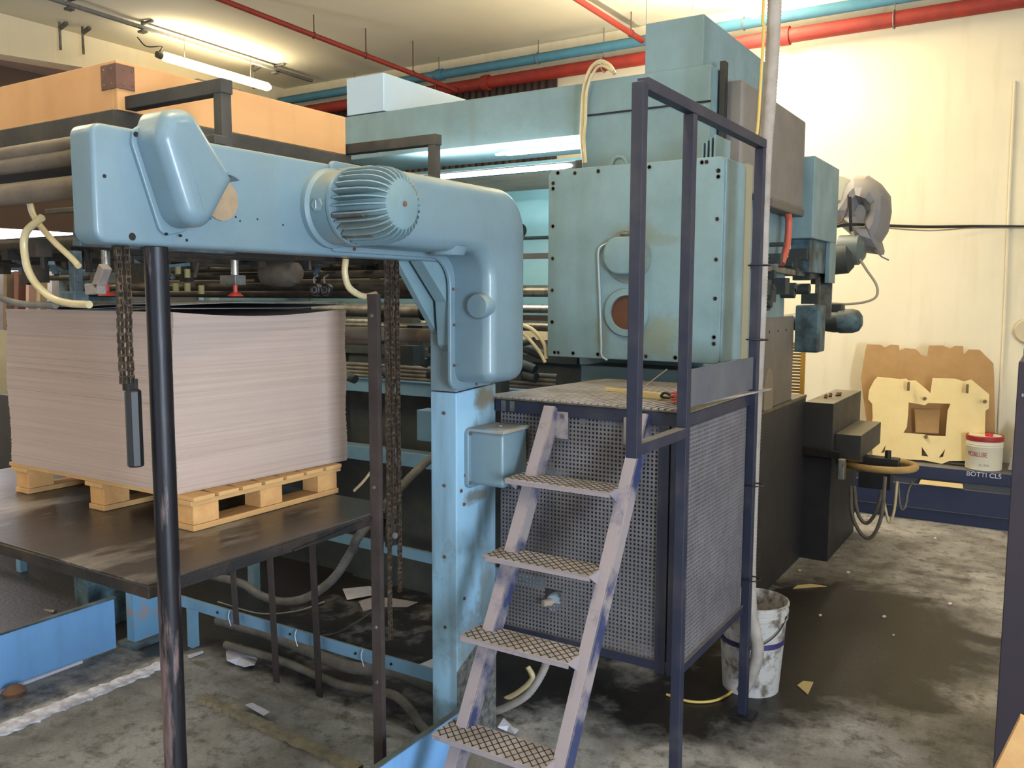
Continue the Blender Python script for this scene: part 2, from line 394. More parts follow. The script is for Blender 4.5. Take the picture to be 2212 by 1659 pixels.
# ================================================================== THE ROOM
XL, XR, YF, YB, ZC = -8.7, 4.2, -4.5, 8.0, 4.36
def concrete():
    M = bpy.data.materials.new('oily_shaded_concrete'); M.use_nodes = True; nt = M.node_tree; N = nt.nodes; L = nt.links; b = N['Principled BSDF']
    geo = N.new('ShaderNodeNewGeometry')
    def noi(s, d=8, r=.6):
        n = N.new('ShaderNodeTexNoise'); n.inputs['Scale'].default_value = s; n.inputs['Detail'].default_value = d; n.inputs['Roughness'].default_value = r
        L.new(geo.outputs['Position'], n.inputs['Vector']); return n
    def ramp(n, p0, p1, c0, c1):
        r = N.new('ShaderNodeValToRGB'); r.color_ramp.elements[0].position = p0; r.color_ramp.elements[1].position = p1
        r.color_ramp.elements[0].color = c0; r.color_ramp.elements[1].color = c1; L.new(n, r.inputs[0]); return r.outputs[0]
    def mix(f, a, b_, mode='MIX'):
        x = N.new('ShaderNodeMix'); x.data_type = 'RGBA'; x.blend_type = mode
        L.new(f, x.inputs['Factor']) if not isinstance(f, float) else setattr(x.inputs['Factor'], 'default_value', f)
        L.new(a, x.inputs['A']) if not isinstance(a, tuple) else setattr(x.inputs['A'], 'default_value', a)
        L.new(b_, x.inputs['B']) if not isinstance(b_, tuple) else setattr(x.inputs['B'], 'default_value', b_)
        return x.outputs['Result']
    g = lambda c: (*lin(c), 1)
    base = ramp(noi(2.2).outputs['Fac'], .38, .62, g((122, 118, 114)), g((168, 164, 160)))
    spots = ramp(noi(11, 6, .7).outputs['Fac'], .36, .5, (0, 0, 0, 1), (1, 1, 1, 1))
    base = mix(spots, g((98, 94, 88)), base)
    fine = ramp(noi(70, 4).outputs['Fac'], .3, .7, (.82, .82, .82, 1), (1.1, 1.1, 1.1, 1))
    base = mix(1.0, base, fine, 'MULTIPLY')
    at = N.new('ShaderNodeAttribute'); at.attribute_name = 'oil'  # oil stains together with painted-in gloom
    ad = N.new('ShaderNodeMath'); ad.operation = 'MULTIPLY_ADD'; ad.inputs[1].default_value = 1.1
    L.new(noi(6, 8, .7).outputs['Fac'], ad.inputs[0]); L.new(at.outputs['Fac'], ad.inputs[2])
    f = N.new('ShaderNodeMapRange'); f.inputs['From Min'].default_value = .88; f.inputs['From Max'].default_value = 1.3
    L.new(ad.outputs[0], f.inputs['Value'])
    col = mix(f.outputs[0], base, g((30, 28, 28)))
    L.new(col, b.inputs['Base Color'])
    ro = N.new('ShaderNodeMapRange'); ro.inputs['To Min'].default_value = .75; ro.inputs['To Max'].default_value = .42
    L.new(f.outputs[0], ro.inputs['Value']); L.new(ro.outputs[0], b.inputs['Roughness'])
    bp = N.new('ShaderNodeBump'); bp.inputs['Strength'].default_value = .25; bp.inputs['Distance'].default_value = .01
    L.new(noi(40).outputs['Fac'], bp.inputs['Height']); L.new(bp.outputs[0], b.inputs['Normal'])
    return M
# floor grid carrying oil stains and, under the platform, painted-in gloom
me = bpy.data.meshes.new('floor'); st = .1
nx = int((XR-XL)/st)+1; ny = int((YB-YF)/st)+1
vs = [(XL+(XR-XL)*i/(nx-1), YF+(YB-YF)*j/(ny-1), 0) for j in range(ny) for i in range(nx)]
me.from_pydata(vs, [], [(j*nx+i, j*nx+i+1, (j+1)*nx+i+1, (j+1)*nx+i) for j in range(ny-1) for i in range(nx-1)])
at = me.attributes.new('oil', 'FLOAT', 'POINT')
blobs = [(-1.0, 4.6, .75, .9, .85), (-.8, 5.2, .9, 1.0, .55), (-.2, 4.7, .9, .2, .3), (-.4, 6.3, .9, .2, .35), (-1.1, 3.7, .45, .5, .6), (-1.55, 3.4, .5, .35, .6), (-.55, 4.2, .35, .3, .35), (-.95, 3.0, .12, .09, .75), (-.78, 3.25, .05, .3, .4),
         (-.4, 4.0, .12, .05, .6), (-.2, 5.0, .3, .06, .5), (-.5, 6.0, .5, .07, .35), (-1.3, 3.2, .4, .15, .3)]
def oil(x, y):
    o = 0
    for cx, cy, sx, sy, a in blobs:
        d = ((x-cx)/sx)**2+((y-cy)/sy)**2
        o += a*math.exp(-d*1.2)
    if x < -1.6 and (y > 2.5): o += .75*min(1, (y-2.5)/.25)*min(1, (-1.6-x)/.4)  # oily ground under the machine, its shade darkened in as well
    if x < -3.62: o += .6  # gloom under and beyond the platform, painted in through this mask
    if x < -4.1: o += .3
    return min(o, .95)
at.data.foreach_set('value', [oil(v[0], v[1]) for v in vs])
FLOORM = concrete(); me.materials.append(FLOORM)
floor = bpy.data.objects.new('floor', me); COL.objects.link(floor); structure(floor)

structure(MB().box(XL-.2, XR+.2, YF-.2, YB+.2, ZC, ZC+.15).build('ceiling', CEIL))
# back wall, cream, with the brown corrugated opening at its left end below the pipes
structure(MB().box(XL-.2, XR+.2, YB, YB+.2, -.1, ZC).build('wall_back', WALL))
t = MB()
x0, x1 = XL, -4.5
n = 48
for i in range(n):
    a = x0+(x1-x0)*i/n; b = x0+(x1-x0)*(i+1)/n; mm = (a+b)/2
    t.box(a, mm, YB-.05, YB-.001, 2.2, 4.10); t.box(mm, b, YB-.025, YB-.001, 2.2, 4.10)
structure(t.build('trim_1', LOUV))
structure(MB().box(XL-.2, XL, YF, YB, -.1, ZC).build('wall_left', WALL))
structure(MB().box(XL, XL+.25, YF, YB, 3.95, ZC-.002).build('trim_2', WALL))
structure(MB().box(XL+.001, XL+.06, YF, YB-.06, 2.4, 3.93).build('trim_3', LOUV))
t = MB(); t.box(XL-.2, -3.2, YF-.2, YF, -.1, ZC); t.box(.2, XR+.2, YF-.2, YF, -.1, ZC); t.box(-3.2, .2, YF-.2, YF, 3.0, ZC)
structure(t.build('wall_front', WALL))
# right wall with the loading door and a high window letting the daylight in
t = MB()
for (ya, yb, za, zb) in ((YF, -1.95, 0, ZC), (-1.95, -.45, 2.6, ZC), (-.45, 1.0, 0, ZC), (1.0, 4.2, 0, 1.0), (1.0, 4.2, 3.2, ZC), (4.2, YB, 0, ZC)): t.box(XR, XR+.2, ya, yb, za, zb)
structure(t.build('wall_right', WALL))
t = MB()
for a in (1.0, 2.6, 4.15): t.box(XR+.05, XR+.11, a, a+.05, 1.0, 3.2)
t.box(XR+.05, XR+.11, 1.0, 4.2, 2.1, 2.15)
structure(t.build('window_1', NAVY))
# shallow cracked paint conduit line running up the back wall
structure(MB().tube([(-.36, YB-.012, .4), (-.37, YB-.012, 1.6), (-.39, YB-.012, 2.6), (-.40, YB-.012, 3.45)], .011, 8).build('trim_4', WALL))
# raised mortar edges of the concrete pad in front of the feeder
def ragged(pts, w0, w1, h, name, material, n=60, seed=1):
    rnd = random.Random(seed); a, b = Vector(pts[0]), Vector(pts[1]); d = (b-a); s = Vector((-d.y, d.x, 0)).normalized()
    L = []; R = []
    for i in range(n+1):
        p = a+d*i/n; ww = w0+(w1-w0)*i/n
        wv = noise.noise(Vector((i*.35, seed, 0)))*.5+noise.noise(Vector((i*1.3, seed, 4)))*.3
        L.append(p+s*ww*(.5+wv*.6)); R.append(p-s*ww*(.5+wv*.5+rnd.uniform(-.08, .08)))
    v = [Vector((p.x, p.y, h*(1+.4*noise.noise(p*20)))) for p in L+R]+[Vector((p.x, p.y, -.001)) for p in L+R]
    k = n+1; f = []
    for i in range(n):
        f += [(i, i+1, k+i+1, k+i), (2*k+i, i, i+1, 2*k+i+1)[::-1], (k+i, k+i+1, 3*k+i+1, 3*k+i)]
    return MB().add(v, f).build(name, material)
tag(ragged([(-3.56, 1.5, 0), (-3.55, 2.5, 0)], .11, .07, .008, 'painted_floor_stripe', WHITEP), 'worn white painted stripe on the concrete left of the black pole', 'floor stripe')
MORT = mat('crumbling_mortar', (150, 138, 112), .9, 0, (112, 104, 90), 16, .5, .15, .5, 30)
tag(ragged([(-3.1, 2.36, 0), (-2.12, 2.30, 0)], .05, .04, .02, 'mortar_edge', MORT, seed=5), 'crumbling beige mortar edge on the floor under the lift platform', 'mortar edge')
# thin floor joint in the concrete on the right
structure(MB().bar((-1.35, 2.55, .0005), (.9, 2.50, .0005), .006, .002).build('trim_5', HOLE))

# ================================================================== PIPES AND LAMPS ABOVE
def clip_on(t, p):   # pear clip + rod to the ceiling
    p = Vector(p); t.tube([p+Vector((.03*math.cos(a), 0, .03*math.sin(a))) for a in [i*math.pi/5 for i in range(10)]], .004, 6, closed=True)
    t.cyl(p+Vector((0, 0, .03)), (p.x, p.y, ZC), .004, 6)
def pipe(name, a, b, r, material, label, cat, hangers, hmat=RUSTB, flanges=()):
    e = empty(name, Vector(a), label, cat)
    MB().cyl(a, b, r, 20).build('pipe', material, e)
    t = MB()
    a = Vector(a); b = Vector(b); d = (b-a).normalized()
    for q in flanges:
        p = a+(b-a)*q; t.cyl(p-d*.04, p+d*.04, r*1.28, 20)
    if flanges: t.each('coupling', material, e)
    for q in hangers:
        p = a+(b-a)*q
        h = MB(); s = Vector((-d.y, d.x, 0)).normalized()
        h.tube([p+s*(r*1.15*math.cos(x))+Vector((0, 0, r*1.15*math.sin(x))) for x in [i*math.pi/8 for i in range(16)]], .006, 6, closed=True)
        h.cyl(p+Vector((0, 0, r)), (p.x, p.y, ZC), .006, 6)
        h.build('hanger', hmat, e)
    return e
pipe('water_pipe', (-8.4, 7.86, 4.17), (4.1, 7.86, 4.20), .048, BLUEP, 'sky blue pipe running along the top of the back wall', 'pipe', (.1, .3, .47, .62, .8), GALV, (.2, .42, .61, .75))
pipe('fire_main_pipe', (-8.4, 7.84, 4.0), (4.1, 7.84, 4.03), .062, RED, 'thick red pipe on the back wall below the blue pipe', 'pipe', (.2, .36, .57, .7), GALV, (.25, .5, .66))
_a0, _a1, _b0, _b1 = U(480, 0, y=5.2), U(985, 195, y=7.78), U(1250, 0, y=6.6), U(1388, 88, y=7.78)
pipe('sprinkler_pipe', _a0-(_a1-_a0)*1.2, _a1, .024, RED, 'thin red sprinkler pipe crossing the ceiling above the turquoise machine', 'pipe', (.70, .8, .9))
pipe('sprinkler_pipe', _b0-(_b1-_b0)*3, _b1, .026, RED, 'thin red sprinkler pipe ending above the tall box of the machine', 'pipe', (.95,))
# grey cable conduit with its hooks carrying the lamp
e = empty('cable_conduit', (-7.55, 6, 4.2), 'grey cable conduit with hooks under the ceiling above the wooden crate', 'conduit')
MB().bar((-7.30, 1.0, 4.30), (-7.68, 7.7, 4.30), .04, .03).build('conduit', GALV, e)
for y in (4.6, 5.35, 7.1):
    k = MB(); x = -7.30-(y-1)*.057
    k.bar((x, y, 4.26), (x, y, ZC-.001), .03, .012); k.bar((x, y, 4.335), (x+.13, y+.02, 4.345), .03, .02); k.box(x-.035, x+.035, y-.03, y+.03, 4.25, 4.27)
    k.build('hook', STEEL, e)
for x, y in ((-8.25, 4.95), (-8.2, 5.15), (-7.9, 7.0)):
    k = MB(); k.cyl((x, y, 4.1), (x, y, ZC-.001), .012, 8); k.bar((x, y, 4.3), (x+.12, y, 4.33), .03, .03); tag(k.build('ceiling_hook', STEEL), 'small steel hook in the ceiling beyond the crate, '+('leftmost of three' if y < 5 else 'middle of three' if y < 6 else 'rightmost of three'), 'hook', 'ceiling hooks beyond the crate')
def tube_lamp(a, b, label, tube_mat, power, color, hang=True, r=.045, group=None):
    a = Vector(a); b = Vector(b)
    e = empty('tube_lamp', (a+b)/2, label, 'lamp', group)
    d = (b-a).normalized()
    MB().lathe(a, d, [(0, 0), (r*.6, .01), (r, .05), (r, (b-a).length-.05), (r*.6, (b-a).length-.01), (0, (b-a).length)], 20).build('lamp_tube', tube_mat, e)
    t = MB(); t.lathe(a-d*.05, d, [(0, 0), (r*.7, .01), (r*.8, .06), (0, .06)], 16)
    t.build('end_cap', STEEL, e)
    if hang:
        t = MB()
        for q in (.2, .8):
            p = a+(b-a)*q; t.cyl(p+Vector((0, 0, r)), (p.x, p.y, ZC), .003, 6)
        t.each('suspension_wire', STEEL, e)
    l = bpy.data.lights.new('tube_light', 'AREA'); l.shape = 'RECTANGLE'; l.size = (b-a).length; l.size_y = .08; l.energy = power; l.color = color
    o = bpy.data.objects.new('tube_light', l); COL.objects.link(o); o.parent = e
    z = Vector((0, 0, 1)); y = z.cross(d)
    R = Matrix((d, y, z)).transposed()
    o.rotation_euler = R.to_euler(); o.location = Vector((0, 0, -r-.01))
    l2 = l.copy(); l2.energy = power*3.0          # the upper half of the bare tube
    o2 = bpy.data.objects.new('tube_light', l2); COL.objects.link(o2); o2.parent = e
    o2.rotation_euler = Matrix((d, -y, -z)).transposed().to_euler(); o2.location = Vector((0, 0, r+.01))
    return e
tube_lamp((-7.5, 5.5, 4.07), (-7.57, 6.95, 4.06), 'lit fluorescent tube lamp hanging from the conduit above the wooden crate', TUBE, 7, (1, .88, .62))
tube_lamp((-2.6, 5.6, 3.0), (-2.6, 7.1, 3.0), 'added tube lamp out of sight behind the press, brightening ceiling and wall', TUBE, 24, (1, .9, .7))  # added unseen lamp that lifts the ceiling brightness
k = MB(); k.tube(smooth_path([(-7.56, 5.3, 4.2), (-7.5, 5.35, 4.12), (-7.48, 5.5, 4.15), (-7.48, 5.48, 4.1)]), .006, 6)
tag(k.build('lamp_cord', BLACK), 'thin cord from the conduit to the lit tube lamp above the crate', 'cord')
tube_lamp((-2.3, 6.3, 4.13), (-2.3, 7.5, 4.13), 'lit tube lamp at the top of the picture beside the tall hose', TUBE, 68, (1, .91, .74))
for i, (x, y) in enumerate(((-4.8, .6), (-1.4, .6), (-7.5, .6), (-4.8, -2.6), (1.6, 3.0))):
    tube_lamp((x, y, 4.15), (x, y+1.5, 4.15), 'lit tube lamp under the ceiling over the work floor', TUBE, 29, (1, .90, .70), group='ceiling tube lamps over the work floor')

# ================================================================== FEEDER (left machine unit)
SC = .905
Z0 = CAMH-CAMH/SC      # floor level in survey units
XB = -2.03                                # outer face of the side frame
feeder = empty('sheet_feeder', (-2.08, 2.2, 0), 'turquoise sheet feeder frame with side beam, finned motor and curved column cover', 'machine')
# column
MB().prism([(2.80, Z0), (3.09, Z0), (3.09, 1.40), (2.80, 1.385)], lambda u, v, h: (h, u, v), XB-.13, XB).build('column', stained(TEALF, 'stained_column_enamel', [((-1.84, 2.72, 1.385), (.2, .10, .05), (104, 92, 68), .8), ((-1.84, 2.66, 1.02), (.2, .10, .035), (96, 88, 70), .8), ((-1.84, 2.73, .6), (.2, .07, .25), (104, 112, 104), .6), ((-1.84, 2.62, .45), (.2, .12, .18), (98, 100, 90), .6)]), feeder, .004)
MB().prism([(2.80, 1.388), (3.09, 1.405), (3.09, 1.95), (2.80, 1.95)], lambda u, v, h: (h, u, v), XB-.13, XB).build('column_top', TEAL, feeder, .004)
t = MB()
for y, z in ((2.86, 1.04), (2.85, .92), (2.85, .52), (2.84, 1.62), (2.83, 1.73), (2.83, .98)): bolt(t, (XB, y, z), (1, 0, 0), .008)
for z in (1.3, 1.0, .7, .4): bolt(t, (XB-.06, 2.80, z), (0, -1, 0), .007)
t.each('bolt', RUSTB, feeder)
SPK = mat('speckled_grimy_base', (104, 104, 98), .75, 0, (58, 58, 56), 38., .5, .12, .4, 90)
MB().prism([(2.799, Z0), (3.091, Z0), (3.091, .36), (2.799, .22)], lambda u, v, h: (h, u, v), XB, XB+.002).build('worn_foot', SPK, feeder)
# side beam: drawn plate with rounded corners and folded end
o = rpoly([(1.285, 1.905), (2.9, 1.905), (2.9, 2.20), (1.285, 2.20)], [.035, .01, .01, .03])
t = MB(); t.shell(o, YZ(XB-.09), 0, .09, .012, 4); t.build('side_beam', TEAL, feeder)
# gusset under the beam at the column
t = MB(); t.prism([(2.55, 1.91), (2.8, 1.91), (2.8, 1.62)], lambda u, v, h: (h, u, v), XB-.12, XB-.09); t.prism([(2.60, 1.905), (2.80, 1.905), (2.80, 1.55), (2.77, 1.58), (2.755, 1.75)], lambda u, v, h: (h, u, v), XB-.07, XB-.01)
t.each('gusset', TEALG, feeder, .003)
# holes and little screws on the beam
t = MB()
for y, z, r in ((1.385, 1.925, .010), (1.315, 2.07, .005), (1.55, 1.925, .004), (1.72, 2.0, .003), (1.735, 1.99, .003), (1.8, 2.0, .003), (1.70, 2.05, .002), (1.9, 1.99, .003)):
    t.cyl((XB-.01, y, z), (XB+.001, y, z), r, 14)
t.each('bolt_hole', HOLE, feeder)
# oblong belt cover on the beam, cut open at its lower end with a flared lip
ov = [U(292, 330, x=XB), U(300, 262, x=XB), U(345, 236, x=XB)]
_q = lambda a, b, d: (U(a, b, x=XB+d).y, U(a, b, x=XB+d).z)
cover = [_q(286, 300, 0), _q(300, 262, .0), _q(338, 238, .06), _q(392, 236, .06), _q(514, 386, .115), _q(448, 488, .09), _q(352, 500, .0)]
pn = rpoly(cover, [.05, .03, .045, .05, 0, .05, .06], 9)
t = MB(); t.shell(pn, YZ(XB), .0, .115, .04, 9)
t.build('belt_cover', TEAL, feeder)
fl = [_q(279, 310, 0), _q(281, 282, 0), _q(330, 250, 0), _q(400, 400, 0), _q(400, 500, 0), _q(344, 512, 0)]
t = MB(); t.shell(rpoly(fl, [.02, .012, .04, .04, .02, .03]), YZ(XB), 0, .012, .004, 3)
t.build('cover_flange', TEAL, feeder)
t = MB(); bolt(t, (XB+.012, *_q(287, 291, 0)), (1, 0, 0), .007, .004); bolt(t, (XB+.012, *_q(352, 506, 0)), (1, 0, 0), .004); bolt(t, (XB+.012, 1.52, 1.935), (1, 0, 0), .004); t.each('cover_screw', HOLE, feeder)
c = U(476, 432, x=XB)
t = MB(); t.cyl((XB, c.y, c.z), (XB+.006, c.y, c.z), .058, 36); t.build('shaft_seat', mat('bare_tan_metal', (150, 130, 104), .6, 0, (120, 104, 84), 20, .5, .2), feeder)
c = U(468, 400, x=XB+.006)
t = MB(); t.cyl((XB+.006, c.y, c.z), (XB+.009, c.y, c.z), .011, 16); t.build('shaft_hole', HOLE, feeder)
arc = smooth_path([U(a, b, x=XB+.11) for a, b in ((518, 390), (500, 379), (476, 379), (457, 395), (447, 425), (450, 455), (458, 474))], 5)
t = MB(); k = len(arc)
rows = [[(XB+.012, p.y+.006, p.z-.004) for p in arc], [tuple(p) for p in arc], [(p.x+.001, p.y-.006, p.z+.006) for p in arc], [(XB+.012, p.y, p.z+.002) for p in arc]]
t.add([q for r_ in rows for q in r_], [(a*k+i, a*k+i+1, ((a+1) % 4)*k+i+1, ((a+1) % 4)*k+i) for a in range(4) for i in range(k-1)], True)
t.build('cover_lip', TEAL, feeder)
# motor
my, mz = 2.10, 2.055
motor = MB().lathe((XB, my, mz), (1, 0, 0), [(0, 0), (.128, 0), (.128, .02), (.122, .025), (.117, .03), (.117, .10), (.121, .104), (.121, .115), (.09, .118), (.09, .12), (0, .12)], 48).build('motor', TEAL, feeder)
t = MB(); t.lathe((XB+.115, my, mz), (1, 0, 0), [(.0, 0), (.084, 0), (.086, .17), (.078, .192), (.06, .2), (0, .201)], 40); t.build('motor_body', TEALG, motor)
t = MB()
nf = 30
for i in range(nf):
    a = 2*math.pi*i/nf+.05; c, s = math.cos(a), math.sin(a)
    prof = [(.08, .005), (.119, .01), (.122, .05), (.121, .11), (.116, .145), (.106, .172), (.09, .192), (.075, .198), (.075, .19)]
    th = .0022
    vs = [(XB+.115+h, my+r*c-s*w, mz+r*s+c*w) for w in (-th, th) for r, h in prof]
    n_ = len(prof)
    t.add(vs, [tuple(range(n_)), tuple(range(2*n_-1, n_-1, -1))]+[(j, (j+1) % n_, n_+(j+1) % n_, n_+j) for j in range(n_)])
t.each('cooling_fin', TEALG, motor)
t = MB()
for a in (math.radians(198), math.radians(238)): 
    c, s = math.cos(a), math.sin(a); t.cyl((XB+.11, my+.108*c, mz+.108*s), (XB+.24, my+.108*c, mz+.108*s), .010, 12)
t.each('tie_bolt', STEEL, motor)
t = MB(); t.lathe((XB+.316, my, mz), (1, 0, 0), [(.009, 0), (.009, .003), (.006, .004), (0, .004)], 16); t.build('centre_screw', RUSTB, motor)
t = MB(); t.cyl((XB+.065, my-.115, mz), (XB+.065, my-.123, mz), .022, 6); t.build('oil_plug', TEALG, motor)
t = MB(); t.tube([(XB+.065, my-.125, mz-.012), (XB+.067, my-.126, mz), (XB+.064, my-.125, mz+.012)], .0015, 6); t.build('plug_mark', WHITEP, motor)
# big curved column cover
pn = rpoly([(2.12, 1.935), (2.775, 1.935), (2.775, 1.43), (3.045, 1.43), (3.045, 2.19), (2.12, 2.19)], [.03, .10, .05, .075, .17, .03], 10)
t = MB(); t.shell(pn, YZ(XB), .0, .185, .05, 8); hood = t.build('column_cover', TEAL, feeder)
pn = rpoly([(2.10, 1.917), (2.745, 1.917), (2.745, 1.40), (3.075, 1.40), (3.075, 2.21), (2.10, 2.21)], [.02, .11, .05, .06, .19, .02], 10)
t = MB(); t.shell(pn, YZ(XB), 0, .014, .006, 3); t.build('cover_rim', TEAL, hood)
# bosses of the cover
t = MB()
t.lathe((XB+.135, 2.775, 1.735), (0, -1, 0), [(.05, -.03), (.05, .018), (.044, .026), (0, .027)], 24)
t.lathe((XB+.12, 2.79, 1.90), (0, -1, -.55), [(.055, -.02), (.052, .012), (.04, .018), (0, .018)], 24)
t.lathe((XB+.11, 2.60, 1.935), (0, 0, -1), [(.075, -.02), (.06, .012), (.05, .014), (0, .014)], 24)
t.each('cover_boss', TEAL, hood)
t = MB()
for y, z in ((2.2, 1.93), (2.765, 1.66), (2.765, 1.50), (2.92, 1.413), (2.76, 1.80)): bolt(t, (XB+.014, y, z), (1, 0, 0), .006)
t.each('cover_screw', RUSTB, hood)
# junction box
pn = rpoly(rect(2.875, 3.065, 1.0, 1.225), .02)
jb = MB().shell(pn, YZ(XB), .0, .175, .012, 5).build('junction_box', TEAL, feeder)
t = MB(); t.shell(rpoly(rect(2.855, 3.085, .985, 1.235), .025), YZ(XB), 0, .02, .006, 3); t.build('box_rim', TEAL, jb)
t = MB(); t.box(XB+.01, XB+.182, 2.868, 3.072, 1.222, 1.235); t.cyl((XB+.1, 2.97, 1.235), (XB+.1, 2.97, 1.243), .01, 12); t.build('box_lid', mat('dust_topped_lid', (126, 140, 150), .5, 0, (134, 118, 98), 9, .52, .12), jb, .005)
t = MB()
for y, z in ((2.865, 1.215), (2.865, 1.01)): bolt(t, (XB+.02, y, z), (1, 0, 0), .008)
bolt(t, (XB+.176, 2.96, 1.02), (1, 0, 0), .012, .01); t.each('box_screw', STEEL, jb)
# rollers reaching off to the left, and the inner frames they turn in
for p, r in (((160, 311), .021), ((162, 339), .023), ((165, 404), .032)):
    c = U(p[0], p[1], y=1.42)
    MB().cyl((-4.6, 1.42, c.z), (-2.13, 1.42, c.z), r, 24).build('roller', DUSTPIPE, feeder)
MB().prism([(1.30, 1.90), (1.8, 1.90), (1.8, 2.2), (1.33, 2.2)], lambda u, v, h: (h, u, v), -2.16, -2.125).build('inner_plate', TEALD, feeder, .003)
MB().box(-4.78, -4.68, 1.28, 3.09, 1.90, 2.02).build('far_side_beam', TEALG, feeder, .004)
MB().box(-4.80, -4.66, 2.80, 3.09, Z0, 1.899).build('far_column', TEALD, feeder, .004)
t = MB()
for z in (1.82, 1.60): t.cyl((-4.68, 3.0, z), (-2.16, 3.0, z), .03, 16)
t.each('cross_shaft', DUSTPIPE, feeder)
# ---- feeder head: bars, suckers, wheels between beam and stack
head = empty('suction_head', (-3.0, 2.2, 1.8), 'dark greasy suction head with bars, cups and small wheels above the cardboard stack', 'suction head')
t = MB()
for y, z, r in ((2.15, 1.945, .022), (2.45, 1.93, .020), (2.62, 1.86, .014), (2.78, 1.81, .018), (1.75, 1.95, .03), (2.95, 1.9, .02), (2.9, 1.78, .02), (3.1, 1.86, .016)): t.cyl((-4.66, y, z), (-2.15, y, z), r, 12)
t.each('cross_bar', mat('greasy_cross_bar', (70, 62, 54), .4, .4, (40, 36, 32), 12, .5, .2), head)
t = MB()
for x in (-4.2, -3.7, -3.25, -2.85, -2.5, -2.3):
    t.box(x-.02, x+.02, 1.7, 3.1, 1.90, 1.935)
rnd = random.Random(3)
for i in range(60):
    x = rnd.uniform(-4.4, -2.25); y = rnd.uniform(1.5, 2.9); z = rnd.uniform(1.84, 1.98); s = rnd.uniform(.012, .04)
    if rnd.random() < .5: t.box(x-s, x+s, y-s*.8, y+s*.8, z-s*.8, z+s*.9)
    else: t.cyl((x, y, z-s), (x+rnd.uniform(-.03, .03), y, z+s*1.6), s*.4, 10)
t.each('linkage', STEELD, head)
t = MB()
for i in range(16):
    x = rnd.uniform(-4.3, -2.3); y = rnd.uniform(1.55, 2.7); z = rnd.uniform(1.84, 1.93)
    t.bar((x, y, z), (x+rnd.uniform(-.1, .1), y+rnd.uniform(-.12, .12), z+rnd.uniform(.0, .08)), .018, .012)
t.each('lever', TEALD, head)
for px, py, Y in ((508, 605, 2.2), (230, 600, 1.75)):
    c = U(px, py, y=Y)
    t = MB(); t.cyl(c+Vector((0, 0, -.01)), c+Vector((0, 0, .16)), .014, 16); t.build('plunger_rod', CHROME, head)
    t = MB(); t.box(c.x-.055, c.x+.03, c.y-.025, c.y+.025, c.z-.018, c.z+.018); t.build('rod_clamp', STEEL, head, .002)
    t = MB(); t.lathe(c+Vector((0, 0, -.06)), (0, 0, 1), [(.03, 0), (.018, .012), (.008, .014), (.008, .05), (0, .05)], 16); t.build('suction_cup', REDCUP, head)
for px in (684, 706):
    c = U(px, 626, y=2.42); w_ = MB().lathe(c+Vector((0, .012, 0)), (0, -1, 0), [(0, 0), (.022, 0), (.024, .004), (.024, .02), (.02, .024), (.018, .02), (.01, .02), (.008, .026), (0, .026)], 24).build('guide_wheel', BLACK, head)
    MB().lathe(c+Vector((0, -.006, 0)), (0, -1, 0), [(0, 0), (.013, 0), (.013, .006), (0, .007)], 16).build('wheel_hub', STEEL, w_)
    MB().tube(smooth_path([c+Vector((-.01, 0, .02)), c+Vector((-.012, 0, .045)), c+Vector((.008, 0, .055))]), .004, 6).build('wheel_arm', STEEL, w_)
c = U(610, 590, y=2.5); MB().lathe(c, (1, 0, 0), [(0, -.09), (.05, -.09), (.055, -.05), (.055, .05), (.04, .08), (0, .08)], 24).build('air_valve', mat('brown_valve_body', (84, 74, 64), .6, 0, (62, 54, 46), 14), head)
for x in (-4.3, -4.1, -3.95): pass
# grey bent brackets, white-ish, at the left over the stack
t = MB(); c = U(212, 620, y=1.6); a = U(228, 575, y=1.6); b = U(192, 625, y=1.6)
t.bar(a, c, .03, .03); t.bar(b, c+Vector((.02, 0, -.005)), .03, .034); t.each('pale_bracket', mat('pale_cast_bracket', (156, 146, 140), .5, 0, (120, 110, 104), 20), head, .003)
t = MB(); c = U(170, 610, y=1.62); t.box(c.x-.02, c.x+.01, 1.6, 1.63, c.z-.05, c.z+.1); t.box(c.x-.05, c.x+.02, 1.59, 1.64, c.z-.06, c.z-.03); t.build('blue_bracket', TEALD, head, .002)
# hoses of the head
def hose(name, pts, r, material, label, cat='hose', rib=0, step=None, parent=None, n=10, group=None):
    pth = smooth_path(pts, 14)
    if rib: pth = evenly(pth, step or r*.55)
    o = MB().tube(pth, r, n, rib).build(name, material, parent)
    if parent is None: tag(o, label, cat, group)
    return o
P = lambda l, **k: [U(a, b, **k) for a, b in l]
hose('air_hose', P([(62, 430), (75, 470), (110, 515), (155, 558), (170, 575)], y=1.45), .009, CREAMH, 'cream hose slanting down under the dusty rollers to the suction head', 'hose')
hose('air_hose', P([(90, 470), (55, 505), (55, 560), (72, 605), (110, 642), (150, 655), (193, 658)], y=1.42), .011, CREAMH, 'cream hose looping down to the upper left corner of the stack', 'hose')
hose('air_hose', P([(-10, 638), (20, 650), (60, 658), (120, 660)], y=1.43), .010, HOSEG, 'dark hose entering from the left edge above the stack', 'hose')
hose('air_hose', P([(747, 560), (745, 590), (755, 622), (785, 640), (812, 636)], x=-2.2), .012, CREAMH, 'short cream hose curving below the beam beside the hanging chains', 'hose')
# grippers with yellow rubber pegs
t = MB()
for px, py in ((385, 592), (405, 600), (120, 590), (380, 630), (405, 630), (435, 635)):
    c = U(px, py, y=2.3); t.cyl(c, c+Vector((0, 0, .035)), .012, 10)
t.each('rubber_peg', mat('khaki_rubber', (136, 124, 78), .7), head)

